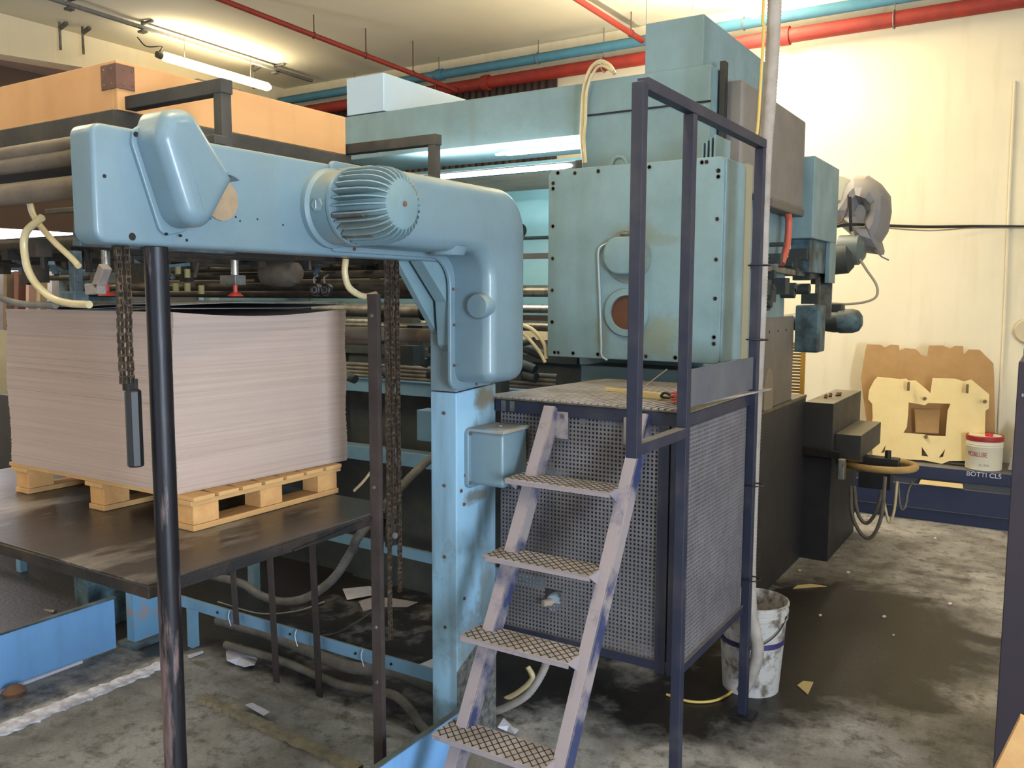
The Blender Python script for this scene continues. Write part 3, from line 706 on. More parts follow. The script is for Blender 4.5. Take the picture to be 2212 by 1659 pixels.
# ================================================================== CRATE, RACK ABOVE THE FEEDER
def crate():
    x1, x0, y0, y1, z0, z1 = -2.5, -3.9, 1.675, 2.69, 2.345, 2.495
    e = empty('wooden_crate', ((x0+x1)/2, (y0+y1)/2, z0), 'shallow plywood crate with a brown metal corner on the black rack', 'crate')
    t = MB().box(x1-.02, x1, y0, y1, z0, z1); t.build('side_board', CRATEW, e, .002)
    MB().box(x0, x1-.021, y0, y0+.02, z0, z1).build('side_board', CRATEW, e, .002)
    MB().box(x0, x1-.021, y1-.02, y1, z0, z1).build('side_board', CRATEW, e, .002)
    MB().box(x0, x0+.02, y0+.021, y1-.021, z0, z1).build('side_board', CRATEW, e, .002)
    MB().box(x0+.02, x1-.02, y0+.02, y1-.02, z0, z0+.015).build('bottom_board', CRATEW, e)
    t = MB().box(x1-.075, x1+.003, y0-.004, y0, z1-.085, z1-.01); t.box(x1, x1+.004, y0-.004, y0+.06, z1-.085, z1-.01); t.build('corner_bracket', RUSTB, e, .001)
    t = MB()
    for q in (-.06, -.02):
        for z in (-.07, -.025): bolt(t, (x1+q, y0-.004, z1+z), (0, -1, 0), .003, .002)
    for q in (.02, .05):
        for z in (-.07, -.025): bolt(t, (x1+.004, y0+q, z1+z), (1, 0, 0), .003, .002)
    t.each('bracket_nail', STEEL, e)
    return e
crate()
# cardboard leaning in the crate
def slab(name, quad, th, material, label, cat, group=None):
    q = [Vector(v) for v in quad]; n = (q[1]-q[0]).cross(q[2]-q[0]).normalized()*th
    o = MB().add(q+[v+n for v in q], [(3, 2, 1, 0), (4, 5, 6, 7)]+[(i, (i+1) % 4, 4+(i+1) % 4, 4+i) for i in range(4)]).build(name, material)
    return tag(o, label, cat, group)
slab('cardboard_sheet', [(-4.1, 1.75, 2.80), (-2.66, 1.95, 2.49), (-2.62, 2.5, 2.49), (-4.1, 2.4, 2.80)], .02, CARD, 'brown cardboard sheet leaning out of the wooden crate, largest of the two', 'cardboard')
slab('cardboard_sheet', [(-3.1, 2.1, 2.50), (-2.72, 2.15, 2.545), (-2.70, 2.4, 2.535), (-3.1, 2.4, 2.48)], .02, CARD, 'small folded cardboard flap sticking up behind the crate corner', 'cardboard')
# rack of black angle iron
e = empty('steel_rack', (-2.7, 2.3, 2.2), 'black angle iron rack carrying the plywood crate', 'rack')
t = MB()
t.box(-2.53, -2.49, 1.66, 2.71, 2.285, 2.342); t.box(-4.1, -2.49, 1.65, 1.70, 2.275, 2.342); t.box(-4.1, -2.49, 2.67, 2.71, 2.285, 2.342); t.box(-4.1, -4.05, 1.66, 2.71, 2.285, 2.342); t.box(-4.05, -2.54, 2.1, 2.2, 2.29, 2.335)
t.build('shelf_frame', RACK, e, .003)
t = MB(); t.box(-3.95, -2.56, 1.72, 2.66, 2.232, 2.284); t.build('rack_tray', RACK, e)
for y in (1.69, 2.68):
    MB().box(-4.66, -2.05, y-.02, y+.02, 2.203, 2.229).build('support_beam', RACK, e, .003)
    for x in (-4.0, -2.52): MB().box(x-.015, x+.015, y-.015, y+.015, 2.228, 2.29).build('leg', RACK, e)
def hoop(Y, x0, lab):
    e = empty('guard_bar', (-2.07, Y, 2.2), lab, 'bar')
    t = MB(); t.box(-2.09, -2.055, Y-.018, Y+.018, 2.2, 2.39); t.build('post', RACK, e, .002)
    t = MB(); t.box(x0, -2.05, Y-.02, Y+.02, 2.35, 2.39); t.build('cross_bar', RACK, e, .002)
hoop(1.72, -2.62, 'black bent guard bar standing on the beam in front of the wooden crate')
hoop(2.72, -2.60, 'black bent guard bar standing on the beam behind the finned motor')

# ================================================================== POLE, CHAINS
e = empty('steel_pole', (-2.085, 1.48, 0), 'round black scuffed pole standing from the floor to the feeder beam', 'pole')
MB().cyl((-2.075, 1.485, Z0+.01), (-2.075, 1.485, 1.904), .031, 32).build('tube', POLE, e)
MB().cyl((-2.075, 1.485, Z0), (-2.075, 1.485, Z0+.012), .07, 32).build('base_plate', POLE, e)
def chain_mesh(x, y, ztop, zbot, strands=1, pitch=.019, w=.012, ax='y'):
    """roller chain: side plates and rollers"""
    t = MB(); n = int((ztop-zbot)/pitch)
    for s in range(strands):
        off = (s-(strands-1)/2)*.024
        for i in range(n):
            z = ztop-i*pitch; o_ = .0045 if i % 2 else .0065
            sw = .0012*math.sin(i*.35)
            for sg in (-1, 1):
                if ax == 'y':   # plates spaced along Y, seen from +X as stacked links
                    yy = y+off+sg*o_+sw
                    t.box(x-.006, x+.006, yy-.0012, yy+.0012, z-pitch*.98, z-.001)
                else:
                    xx = x+off+sg*o_+sw
                    t.box(xx-.0012, xx+.0012, y-.006, y+.006, z-pitch*.98, z-.001)
            a = Vector((x, y+off+sw, z)) if ax == 'y' else Vector((x+off+sw, y, z))
            d = Vector((0, .009, 0)) if ax == 'y' else Vector((.009, 0, 0))
            t.cyl(a-d, a+d, .0048, 8)
    return t
e = empty('counterweight_chain', (-2.1, 1.415, 1.32), 'rusty chain with a black weight hanging in front of the cardboard stack', 'chain')
chain_mesh(-2.10, 1.40, 1.90, 1.52, 2, w=.02).build('chain', CHAIN, e)
t = MB(); t.lathe((-2.10, 1.415, 1.312), (0, 0, 1), [(0, 0), (.019, 0), (.0215, .004), (.0215, .205), (.019, .209), (0, .209)], 8, False); t.build('weight', BLACK, e)
MB().box(-2.118, -2.10, 1.397, 1.432, 1.52, 1.55).build('shackle', STEELD, e)
for (y, z1, lab) in ((2.462, .46, 'longest rusty hoist chain hanging beside the lift guide post'),
                     (2.49, .94, 'middle rusty hoist chain ending at the platform clamp'),
                     (2.522, .62, 'rightmost rusty hoist chain hanging free beside the blue column')):
    tag(chain_mesh(-2.10, y, 1.905, z1, 1).build('hoist_chain', CHAIN), lab, 'chain', 'rusty hoist chains under the beam')
tag(chain_mesh(-2.13, 2.50, 1.905, .96, 1).build('hoist_chain', CHAIN), 'hoist chain hanging closely behind the front strands beside the guide post', 'chain', 'rusty hoist chains under the beam')
e = empty('guide_post', (-2.16, 2.47, 0), 'brown flat steel guide post rising through the platform edge', 'post')
t = MB().box(-2.185, -2.14, 2.452, 2.462, Z0, 1.78); t.box(-2.142, -2.138, 2.452, 2.475, Z0, 1.78); t.build('angle_post', BROWNST, e, .001)
t = MB()
for z in (1.70, 1.05, .5, .28): bolt(t, (-2.163, 2.452, z), (0, -1, 0), .008, .005)
t.each('bolt', STEEL, e)

# ================================================================== LIFT PLATFORM, PALLET, STACK
PZ = .94
e = empty('lift_platform', (-3.0, 2.1, PZ-.07), 'black steel lift platform with worn top hanging under the pallet', 'platform')
PLM = mat('worn_black_plate', (54, 50, 48), .2, .1, (142, 136, 130), 4.5, .6, .07, .08, 50, stretch=(1, .35, 1), streak=(120, 116, 112), streak_amt=.0)
MB().box(-4.25, -2.19, 1.50, 2.63, PZ-.012, PZ).build('deck_plate', PLM, e, .001)
t = MB(); t.box(-4.25, -2.185, 1.493, 1.51, PZ-.042, PZ-.005); t.build('edge_frame', STEELD, e, .002)
t = MB(); t.box(-2.20, -2.183, 1.495, 2.63, PZ-.042, PZ-.006); t.build('edge_frame', STEELD, e, .002)
t = MB()
for y in (1.8, 2.2, 2.6): t.box(-4.25, -2.2, y-.03, y+.03, PZ-.05, PZ-.013)
t.build('cross_member', STEELD, e)
t = MB(); t.box(-2.183, -2.125, 2.50, 2.56, PZ-.09, PZ-.02); t.box(-2.13, -2.11, 2.475, 2.505, PZ-.12, PZ+.04); t.box(-2.125, -2.108, 2.465, 2.54, PZ-.12, PZ-.04); t.build('chain_clamp', STEELD, e, .003)
t = MB(); bolt(t, (-2.108, 2.50, PZ-.08), (1, 0, 0), .014, .01); t.build('clamp_bolt', STEEL, e)
MB().bar((-2.178, 2.05, PZ-.036), (-2.178, 2.55, PZ-.005), .012, .006).build('weld_strip', STEELD, e)
# pallet
px1, px0, py0, py1 = -2.545, -3.71, 1.93, 2.66
e = empty('wooden_pallet', ((px0+px1)/2, (py0+py1)/2, PZ), 'pale wooden pallet carrying the cardboard stack on the platform', 'pallet')
zt = PZ+.128
for x in (px0+.05, (px0+px1)/2, px1-.05):
    MB().box(x-.05, x+.05, py0, py1, PZ+.001, PZ+.022).build('bottom_board', WOOD, e, .002)
    MB().box(x-.055, x+.055, py0-.01, py1+.01, PZ+.094, PZ+.112).build('stringer_board', WOOD, e, .002)
    for y in (py0+.06, (py0+py1)/2, py1-.06):
        MB().box(x-.045, x+.045, y-.055, y+.055, PZ+.0225, PZ+.0935).build('block', WOODX, e, .002)
nb = 7
for i in range(nb):
    y = py0-.01+(py1-py0-.08)*i/(nb-1)
    MB().box(px0-.02, px1+.02, y, y+.09, PZ+.1125, zt).build('deck_board', WOOD, e, .002)
# stack
SX1, SX0, SY0, SY1, SZ1 = -2.615, -3.70, 1.925, 2.725, 1.735
def stack():
    t = MB(); rnd = random.Random(9); z = zt+.001; n = 170; th = (SZ1-.02-z)/n
    for i in range(n):
        a = rnd.gauss(0, .0007); b = rnd.gauss(0, .0008); q = i/n
        sw = .012*math.sin(q*2.6)-.006
        y0 = SY0+a-.01*(1-q)+.004*math.sin(q*9); y1 = SY1+b+.006*q; x1 = SX1+b*.8+.018*(q**2)*0+.004*math.sin(q*14); x0 = SX0+a
        # slight camber: sheets bow so that the pile waves
        m_ = 10
        v = []
        for k in range(m_+1):
            u = k/m_; y = y0+(y1-y0)*u
            dz = -.020*math.sin(math.pi*min(1, u*1.05))*max(0, q-.35)/.65
            for x in (x0, x1):
                xx = x+.058*u if x == x1 else x; v += [(xx, y, z+dz), (xx, y, z+dz+th*.985)]
        f = []
        for k in range(m_):
            b_ = 4*k
            f += [(b_+1, b_+3, b_+7, b_+5), (b_, b_+4, b_+6, b_+2), (b_+2, b_+6, b_+7, b_+3), (b_, b_+1, b_+5, b_+4)]
        f += [(0, 2, 3, 1), (4*m_, 4*m_+1, 4*m_+3, 4*m_+2)]
        t.add(v, f); z += th
    M = bpy.data.materials.new('stacked_board_edges'); M.use_nodes = True; nt = M.node_tree; N = nt.nodes; L = nt.links; b = N['Principled BSDF']; b.inputs['Roughness'].default_value = .85
    geo = N.new('ShaderNodeNewGeometry'); mp = N.new('ShaderNodeMapping'); mp.inputs['Scale'].default_value = (.35, .35, 40)
    n1 = N.new('ShaderNodeTexNoise'); n1.inputs['Scale'].default_value = 3; n1.inputs['Detail'].default_value = 4
    L.new(geo.outputs['Position'], mp.inputs['Vector']); L.new(mp.outputs[0], n1.inputs['Vector'])
    r = N.new('ShaderNodeValToRGB'); r.color_ramp.elements[0].position = .3; r.color_ramp.elements[1].position = .62
    r.color_ramp.elements[0].color = (*lin((160, 140, 128)), 1); r.color_ramp.elements[1].color = (*lin((170, 150, 139)), 1)
    L.new(n1.outputs['Fac'], r.inputs[0]); L.new(r.outputs[0], b.inputs['Base Color'])
    o = t.build('cardboard_stack', M)
    return tag(o, 'tall stack of grey-brown cardboard sheets standing on the wooden pallet', 'cardboard stack', kind='stuff')
stack()
def curl_sheet(z0, amp, ph, lab, x1=SX1, y1=SY1, cut=.0):
    nxn, nyn = 16, 28; v = []
    for j in range(nyn+1):
        for i in range(nxn+1):
            u = i/nxn; w_ = j/nyn
            x = SX0+(x1+.058*w_-SX0)*u; y = SY0+cut+(y1-SY0-cut)*w_
            z = z0+amp*math.sin(math.pi*w_+ph)*.5*(1+u)*.5+.012*max(0, w_-.7)/.3
            z += .014*(1-w_)**2*math.sin(u*7+2)*.6
            v.append((x, y, z))
    k = nxn+1; n_ = len(v)
    f = [(j*k+i, j*k+i+1, (j+1)*k+i+1, (j+1)*k+i) for j in range(nyn) for i in range(nxn)]
    v2 = [(a, b, c+.0016) for a, b, c in v]; t = MB()
    fs = [g[::-1] for g in f]+[tuple(q+n_ for q in g) for g in f]
    bd = [i for i in range(k)]+[j*k+nxn for j in range(1, nyn+1)]+[nyn*k+i for i in range(nxn-1, -1, -1)]+[j*k for j in range(nyn-1, 0, -1)]
    fs += [(bd[i], bd[(i+1) % len(bd)], bd[(i+1) % len(bd)]+n_, bd[i]+n_) for i in range(len(bd))]
    t.add(v+v2, fs, True)
    return tag(t.build('cardboard_sheet', mat('sheet_top_grey', (120, 118, 120), .7)), lab, 'cardboard sheet')
curl_sheet(SZ1+.0, .022, 0, 'topmost curled cardboard sheet lifted by the suction head')
curl_sheet(SZ1-.012, .0, 0, 'second curled cardboard sheet lying just under the lifted one')
SC = 1.0

# ================================================================== UNDER THE PLATFORM
def flat(name, a, b, w_, th, material, lab, cat, group=None, up=(0, 0, 1), holes=()):
    return tag(MB().bar(a, b, w_, th, up).build(name, material, None, .001), lab, cat, group)
for i, (px, py, q) in enumerate(((512, 1380, 0), (598, 1490, 1), (690, 1515, 2))):
    Y = 2.66
    c = U(px, min(py, 1500), y=Y); x = c.x
    flat('guard_post', (x, Y, 0 if i else .22), (x-.0, Y-.03, .86), .035, .008, BROWNST, ('shortest brown flat bar under the platform, leftmost of the three', 'middle brown flat bar under the platform', 'brown flat bar under the platform nearest the guide post')[i], 'post', 'brown flat bars under the platform')
e = empty('low_rail', (-2.9, 2.72, .1), 'low turquoise rail crossing behind the brown bars near the floor', 'rail')
MB().box(-3.7, -1.99, 2.70, 2.715, .20, .255).build('rail', TEALB, e, .002)
t = MB()
for x in (-3.4, -2.9, -2.5, -2.3): bolt(t, (x, 2.70, .228), (0, -1, 0), .006)
t.each('bolt', HOLE, e)
for x in (-3.3, -2.85, -2.45):
    MB().tube(smooth_path([(x, 2.69, .262), (x-.005, 2.685, .23), (x+.005, 2.69, .185)], 6), .0025, 6).build('cable_tie', PAPER, e)
MB().box(-3.64, -3.60, 2.70, 2.74, 0, .2).build('foot', TEALB, e); MB().box(-2.02, -1.99, 2.716, 2.74, 0, .25).build('foot', TEALB, e)
tag(MB().bar((-4.0, 3.75, .33), (-2.16, 3.75, .30), .02, .06).build('cross_rail', TEALB), 'turquoise cross rail in the dark behind the lowest chains', 'rail')
# hoses under there
hose('conduit_hose', P([(440, 1240), (520, 1260), (560, 1285), (610, 1300), (665, 1290), (720, 1250), (760, 1190), (790, 1140)], y=3.0)+[Vector((-2.75, 3.6, .93)), Vector((-2.6, 3.79, .9))], .022, HOSEG, 'large grey ribbed hose sagging under the platform', rib=.05, step=.012)
hose('conduit_hose', [(-3.55, 2.82, .12), (-3.2, 2.8, .14), (-2.9, 2.78, .13), (-2.6, 2.76, .12), (-2.35, 2.78, .15), (-2.2, 2.9, .06), (-2.1, 2.95, .03)], .028, HOSEG, 'thick grey ribbed hose tied below the low turquoise rail', rib=.05, step=.014)
hose('conduit_hose', [(-3.4, 2.74, .05), (-3.0, 2.74, .06), (-2.6, 2.72, .05), (-2.3, 2.72, .08), (-2.1, 2.66, .02), (-1.95, 2.6, .02)], .020, HOSEG, 'thinner grey ribbed hose lying under the tied one', rib=.05, step=.012)
hose('loose_cable', P([(470, 1300), (560, 1325), (640, 1320), (700, 1300)], y=3.1), .004, CREAMWIRE, 'thin pale cable sagging under the platform above the rail', 'cable')
hose('loose_cable', P([(560, 1365), (640, 1375), (720, 1370), (770, 1345), (810, 1318)], y=3.1), .0055, HOSEG, 'darker loose cable curving to the guide post under the platform', 'cable')
hose('loose_cable', P([(808, 1010), (785, 1040), (765, 1060)], y=2.75), .006, CREAMH, 'short cream cable behind the far end of the pallet', 'cable')
# legs and frames at the left
_p = U(128, 1200, y=2.9); _l = U(46, 1215, y=2.9); _m = U(46, 1258, y=2.9)
e = empty('bench_frame', (_l.x, 2.9, 0), 'low turquoise square tube frame standing under the platform at the left', 'frame')
MB().box(_p.x-1.0, _p.x, 2.88, 2.92, _p.z-.045, _p.z).build('top_rail', TEALB, e)
for x in (_l.x, _l.x-.8): MB().box(x-.025, x+.025, 2.88, 2.92, 0, _p.z-.046).build('leg', TEALB, e)
MB().box(_l.x-.77, _l.x-.026, 2.885, 2.915, _m.z-.02, _m.z+.02).build('lower_rail', TEALB, e)
MB().bar((_l.x+.027, 2.9, _m.z), (_l.x+.7, 2.9, _m.z-.22), .03, .05).build('brace', TEALD, e)
tag(MB().box(-7.2, -4.75, 3.5, 3.55, 0, 1.0).build('gloom_panel', DARKB), 'added dark panel standing in for the gloom behind the low turquoise frame', 'panel')  # dark sheet added in place of the shade behind the frame
c = U(208, 1300, y=2.62)
flat('frame_leg', (c.x, 2.62, 0), (c.x, 2.62, .86), .05, .04, TEALB, 'slim turquoise leg rising behind the blue kick plate', 'leg')
e = empty('leg_bracket', (-3.88, 2.62, 0), 'chipped turquoise leg with torn paint beside the black pole', 'leg')
t = MB(); t.box(-3.88, -3.87, 2.56, 2.74, .02, .78); t.box(-3.93, -3.881, 2.56, 2.57, .02, .78); t.build('leg', mat('torn_teal_paint', (96, 142, 176), .5, 0, (138, 130, 134), 9., .55, .03), e)
MB().box(-3.96, -3.82, 2.52, 2.78, 0, .02).build('foot_plate', TEALD, e)
slab('wood_offcut', [(_p.x-.5, 2.885, _p.z+.001), (_p.x-.08, 2.885, _p.z+.001), (_p.x-.08, 3.0, _p.z+.001), (_p.x-.5, 3.0, _p.z+.001)], .025, ORANGE, 'orange board lying on the low turquoise frame at the left edge', 'board')
hose('loose_cable', P([(-10, 1345), (60, 1320), (120, 1322)], y=2.6), .012, HOSEG, 'thick dark cable behind the blue kick plate at the left', 'cable')
# kick plates
KP = mat('bright_blue_kick_plate', (112, 160, 208), .4, 0, (102, 148, 194), 3., .5, .25, .03, 60, streak=(70, 90, 110), streak_amt=.25)
e = empty('kick_plate', (-3.92, 1.8, 0), 'bright blue steel kick plate standing on the floor at the left edge', 'kick plate')
MB().box(-3.93, -3.92, .4, 2.49, .006, .262).build('plate', KP, e, .001); MB().box(-3.945, -3.915, .4, 2.50, .258, .268).build('top_lip', TEALD, e, .002)
MB().box(-3.915, -3.90, 1.85, 2.30, 0, .012).build('white_strip', PAPER, e)
_t = U(1008, 1524, x=-1.80); _u = U(820, 1645, x=-1.80)
e = empty('kick_plate', (-1.8, 1.6, 0), 'bright blue steel kick plate at the foot of the ladder, bottom centre', 'kick plate')
MB().box(-1.806, -1.796, .5, 2.52, 0, _t.z).build('plate', KP, e, .001)
MB().box(-1.812, -1.79, .5, 2.52, _t.z, _t.z+.005).build('top_lip', TEALD, e)
tag(MB().box(-1.9965, -1.992, 2.1, 2.115, .0, .001).build('paint_drip', TEALD), 'tiny paint drip at the foot of the blue column', 'drip') if False else None

# ================================================================== WORK PLATFORM WITH LADDER AND RAILING
GX0, GX1, GY0, GY1, GZ0, GZ1 = -1.83, -1.05, 2.78, 3.50, .45, 1.385
cage = empty('service_platform', ((GX0+GX1)/2, (GY0+GY1)/2, 0), 'blue framed service platform with perforated sides and dusty tread top', 'platform')
def perf(o3, W, H, pitch, hole, name, th=.0015, cut=None):
    nu = int(W/pitch); nv = int(H/pitch); mu = (W-nu*pitch)/2; mv = (H-nv*pitch)/2
    us = [0]; 
    for i in range(nu): us += [mu+i*pitch+(pitch-hole)/2, mu+i*pitch+(pitch+hole)/2]
    us += [W]; vs_ = [0]
    for j in range(nv): vs_ += [mv+j*pitch+(pitch-hole)/2, mv+j*pitch+(pitch+hole)/2]
    vs_ += [H]
    k = len(us); v = [o3(a, b) for b in vs_ for a in us]; f = []
    for j in range(len(vs_)-1):
        for i in range(k-1):
            if i % 2 and j % 2: continue
            cu = (us[i]+us[i+1])/2; cv = (vs_[j]+vs_[j+1])/2
            if cut and cut[0] < cu < cut[1] and cut[2] < cv < cut[3]: continue
            f.append((j*k+i, j*k+i+1, (j+1)*k+i+1, (j+1)*k+i))
    o = MB().add(v, f).build(name, PERF, cage)
    md = o.modifiers.new('thickness', 'SOLIDIFY'); md.thickness = th*2; md.offset = 0
    return o
FH = GZ1-.05-GZ0-.03
perf(lambda a, b: (GX0+.02+a, GY0+.012, GZ0+.03+b), GX1-GX0-.12, FH, .0155, .0085, 'perforated_front', cut=(.225-.02, .29-.02, .13, .185))
perf(lambda a, b: (GX1-.012, GY0+.04+a, GZ0+.03+b), GY1-GY0-.06, FH, .0155, .0085, 'perforated_side')
t = MB()
t.box(GX0, GX1, GY0, GY0+.02, GZ1-.055, GZ1-.008)
t.box(GX0, GX1-.04, GY0, GY0+.02, GZ0, GZ0+.035)
t.box(GX1-.02, GX1, GY0+.02, GY1, GZ1-.055, GZ1-.008); t.box(GX1-.02, GX1, GY0+.02, GY1, GZ0, GZ0+.035)
t.box(GX1-.10, GX1-.06, GY0-.002, GY0+.018, GZ0-.01, GZ1-.055)
t.box(GX1-.055, GX1-.03, GY0-.002, GY0+.018, GZ0-.01, GZ1-.055)
t.box(GX0, GX0+.03, GY0+.02, GY1, GZ1-.055, GZ1-.008); t.box(GX0, GX1, GY1-.03, GY1, GZ1-.055, GZ1-.008)
t.build('frame', NAVY, cage, .002)
t = MB(); t.box(GX0, GX1+.004, GY0-.008, GY1+.16, GZ1-.006, GZ1); t.build('tread_deck', TREADG, cage, .001)
t = MB()
n = 30
for i in range(n):
    x = GX0+.015+(GX1-GX0-.03)*i/(n-1)
    t.bar((x-.05, GY0-.006, GZ1+.002), (x+.05, GY1+.15, GZ1+.002), .017, .007)
t.build('tread_ribs', TREAD, cage)
for x in (GX0+.03, GX0+.07): MB().box(x, x+.02, GY0-.004, GY0, GZ1-.05, GZ1-.01).build('clip', STEEL, cage)
for x in (-1.78,): MB().box(x, x+.04, GY1-.05, GY1-.01, 0, GZ1-.01).build('leg', NAVY, cage)
# railing: posts at the corner and back reach the floor
rail = empty('railing', (-1.045, 3.0, 0), 'navy square tube railing with three posts beside the ladder', 'railing')
RX = -1.045; RW = .018
def post(y, z0, z1, w_=RW): return MB().box(RX-w_, RX+w_, y-w_, y+w_, z0, z1).build('post', NAVY, rail, .002)
post(2.335, 1.30, 2.38); post(2.735, 0, 2.36); post(3.51, 0, 2.36)
MB().box(RX-RW, RX+RW, 2.354, 3.53, 2.362, 2.398).build('top_rail', NAVY, rail, .002)
MB().box(RX-RW, RX+RW, 2.354, 2.716, 1.305, 1.34).build('lower_rail', NAVY, rail, .002)
MB().box(RX-.004, RX+.004, 2.754, 3.491, 1.40, 1.53).build('toe_board', mat('dusty_toe_board', (82, 82, 84), .6, 0, (62, 64, 76), 3, .5, .15), rail, .001)
MB().box(RX-.05, RX+.05, 3.46, 3.56, 0, .008).build('foot_plate', STEELD, rail)
t = MB()
for z in (.6, 1.0, 1.6, 1.9): t.tube([(RX+.045*math.cos(a)+.01, 3.51+.035*math.sin(a), z) for a in [i*math.pi/6 for i in range(12)]], .003, 5, closed=True)
t.each('cable_tie', BLACK, rail)
# ladder
lad = empty('ladder', (-1.4, 2.3, 0), 'dusty blue steel ladder with five chequered treads leaning on the platform', 'ladder')
top = Vector((0, 2.765, 1.37)); foot = Vector((0, 1.99, 0.0))
dl = (top-foot).normalized(); nl = Vector((0, -dl.z, dl.y))
def lp(z): return foot+(top-foot)*(z/1.37)
def stringer(xo, sgn):
    t = MB()
    X = Vector((xo, 0, 0)); w_ = .055
    a, b = foot+X, top+X
    # channel: web (seen from the side) + face flange turned inward
    def plate(p0, p1, e1, e2):
        v = [p0, p1, p1+e1, p0+e1]; v = v+[q+e2 for q in v]
        t.add(v, [(0, 1, 2, 3), (7, 6, 5, 4), (0, 4, 5, 1), (1, 5, 6, 2), (2, 6, 7, 3), (3, 7, 4, 0)])
    plate(a, b, -nl*w_, Vector((.006, 0, 0)))
    o = t.build('stringer', NAVYD, lad, .001)
    t2 = MB(); t = t2
    v = [a+nl*.001, b+nl*.001, b+nl*.001+Vector((sgn*.042, 0, 0)), a+nl*.001+Vector((sgn*.042, 0, 0))]; v = v+[q-nl*.006 for q in v]
    t2.add(v, [(0, 1, 2, 3), (7, 6, 5, 4), (0, 4, 5, 1), (1, 5, 6, 2), (2, 6, 7, 3), (3, 7, 4, 0)])
    t2.build('stringer_face', LADF, lad, .001)
XLs, XRs = -1.60, -1.235
stringer(XLs+.04, -1); stringer(XRs+.045, -1)
for x in (XLs+.045, XRs-.045):
    MB().box(x, x+.05, GY0-.012, GY0-.003, 1.25, 1.35).build('top_bracket', NAVYD, lad, .002)
    t = MB(); bolt(t, (x+.03, GY0-.012, 1.335), (0, -1, 0), .008, .004); t.each('bracket_bolt', STEEL, lad)
for k, z in enumerate((1.13, .885, .645, .37, .12)):
    c = lp(z); y = c.y; hw = .11
    x0, x1 = XLs-.0, XRs+.012
    y0, y1 = y-.085, y+.045
    tr = MB().box(x0-.035, x1, y0, y1, z-.004, z).build('tread', TREAD, lad, .001)
    t = MB()
    # diamond mesh of the tread, raised bars clipped to the rectangle
    def clipbar(px, py, dx, dy):
        L = []
        for s in [i*.01 for i in range(-60, 61)]:
            a = px+dx*s; b = py+dy*s
            if x0-.033 < a < x1-.002 and y0+.002 < b < y1-.002: L.append((a, b))
        if len(L) > 2: t.bar((*L[0], z+.0004), (*L[-1], z+.0004), .0034, .001)
    m_ = 13
    for i in range(-6, m_+6):
        cx = x0-.03+(x1-x0+.03)*i/m_
        clipbar(cx, y, .45, .9); clipbar(cx, y, -.75, .66)
    t.build('tread_pattern', TREADL, tr)
    t = MB()
    for x in (x0-.034, x1-.004):
        v = [(x, y0, z-.004), (x, y1, z-.004), (x, y+.02, z-.055), (x, y-.01, z-.055)]; v = v+[(a+.004, b, c_) for a, b, c_ in v]
        t.add(v, [(0, 1, 2, 3), (7, 6, 5, 4), (0, 4, 5, 1), (1, 5, 6, 2), (2, 6, 7, 3), (3, 7, 4, 0)])
    t.box(x0-.034, x1, y0, y0+.003, z-.018, z-.004)
    t.build('side_bracket', LADF, tr)
# things on the platform and hoses around its foot
tag(MB().bar((-1.55, 3.18, GZ1+.012), (-1.15, 3.08, GZ1+.012), .02, .012).build('wood_strip', PAPERY), 'pale wooden strip lying on the service platform deck', 'wood strip')
tag(MB().bar((-1.38, 3.12, GZ1+.02), (-1.27, 3.14, GZ1+.11), .004, .004).build('wire_rod', CREAMWIRE), 'thin pale rod leaning over the deck behind the railing post', 'rod')
e = empty('cable_coil', (-1.13, 2.93, GZ1+.005), 'small red wound cable coil on the deck beside the corner post', 'coil')
MB().tube([(-1.13+.032*math.cos(a), 2.92+.03*math.sin(a), GZ1+.010+.0016*a/1.0) for a in [i*.35 for i in range(72)]], .0035, 6).build('coil', mat('red_cable', (166, 60, 52), .5), e)
MB().tube(smooth_path([(-1.16, 2.93, GZ1+.03), (-1.2, 2.95, GZ1+.04), (-1.23, 2.99, GZ1+.02), (-1.19, 3.0, GZ1+.015)]), .005, 6).build('loose_end', BLACK, e)
slab('rag', [(-1.32, 3.0, GZ1+.006), (-1.12, 2.98, GZ1+.006), (-1.10, 3.15, GZ1+.008), (-1.4, 3.2, GZ1+.006)], .006, mat('oily_brown_paper', (136, 122, 84), .8), 'oily brown sheet lying on the tread deck behind the railing', 'sheet')
e = empty('valve_knob', (-1.58, 2.77, .6), 'small grey valve knob poking through the cut hole in the perforated front', 'knob')
MB().lathe((-1.575, 2.815, .605), (0.1, -1, .1), [(.0, -.03), (.035, -.03), (.037, .0), (.03, .02), (0, .022)], 20).build('cap', mat('dusty_blue_plastic', (128, 140, 152), .6), e)
MB().lathe((-1.585, 2.79, .61), (-.4, -1, .1), [(.014, -.02), (.014, .03), (.01, .034), (0, .034)], 14).build('stub', mat('dusty_tan_plastic', (150, 132, 116), .6), e)
hose('conduit_hose', P([(1185, 1420), (1168, 1460), (1140, 1500), (1100, 1525), (1060, 1540)], y=2.95), .016, HOSE, 'grey ribbed hose dropping from under the platform to the floor behind the ladder', rib=.06, step=.009)
hose('conduit_hose', P([(1140, 1440), (1150, 1465), (1120, 1495), (1075, 1518), (1050, 1530)], y=3.1), .012, CREAMH, 'pale curved hose on the floor behind the ladder beside the ribbed hose')
hose('loose_cable', P([(1142, 1450), (1146, 1475), (1110, 1505), (1070, 1522)], y=3.14), .005, YEL, 'thin yellow cable following the pale hose behind the ladder', 'cable')
tag(MB().tube([Vector((-1.78+.05*i, 2.3-.0*i, .03+.016*math.sin(i*1.5))) for i in range(3)], .002, 4).build('curled_scrap', PAPER), 'x', 'scrap') if False else None

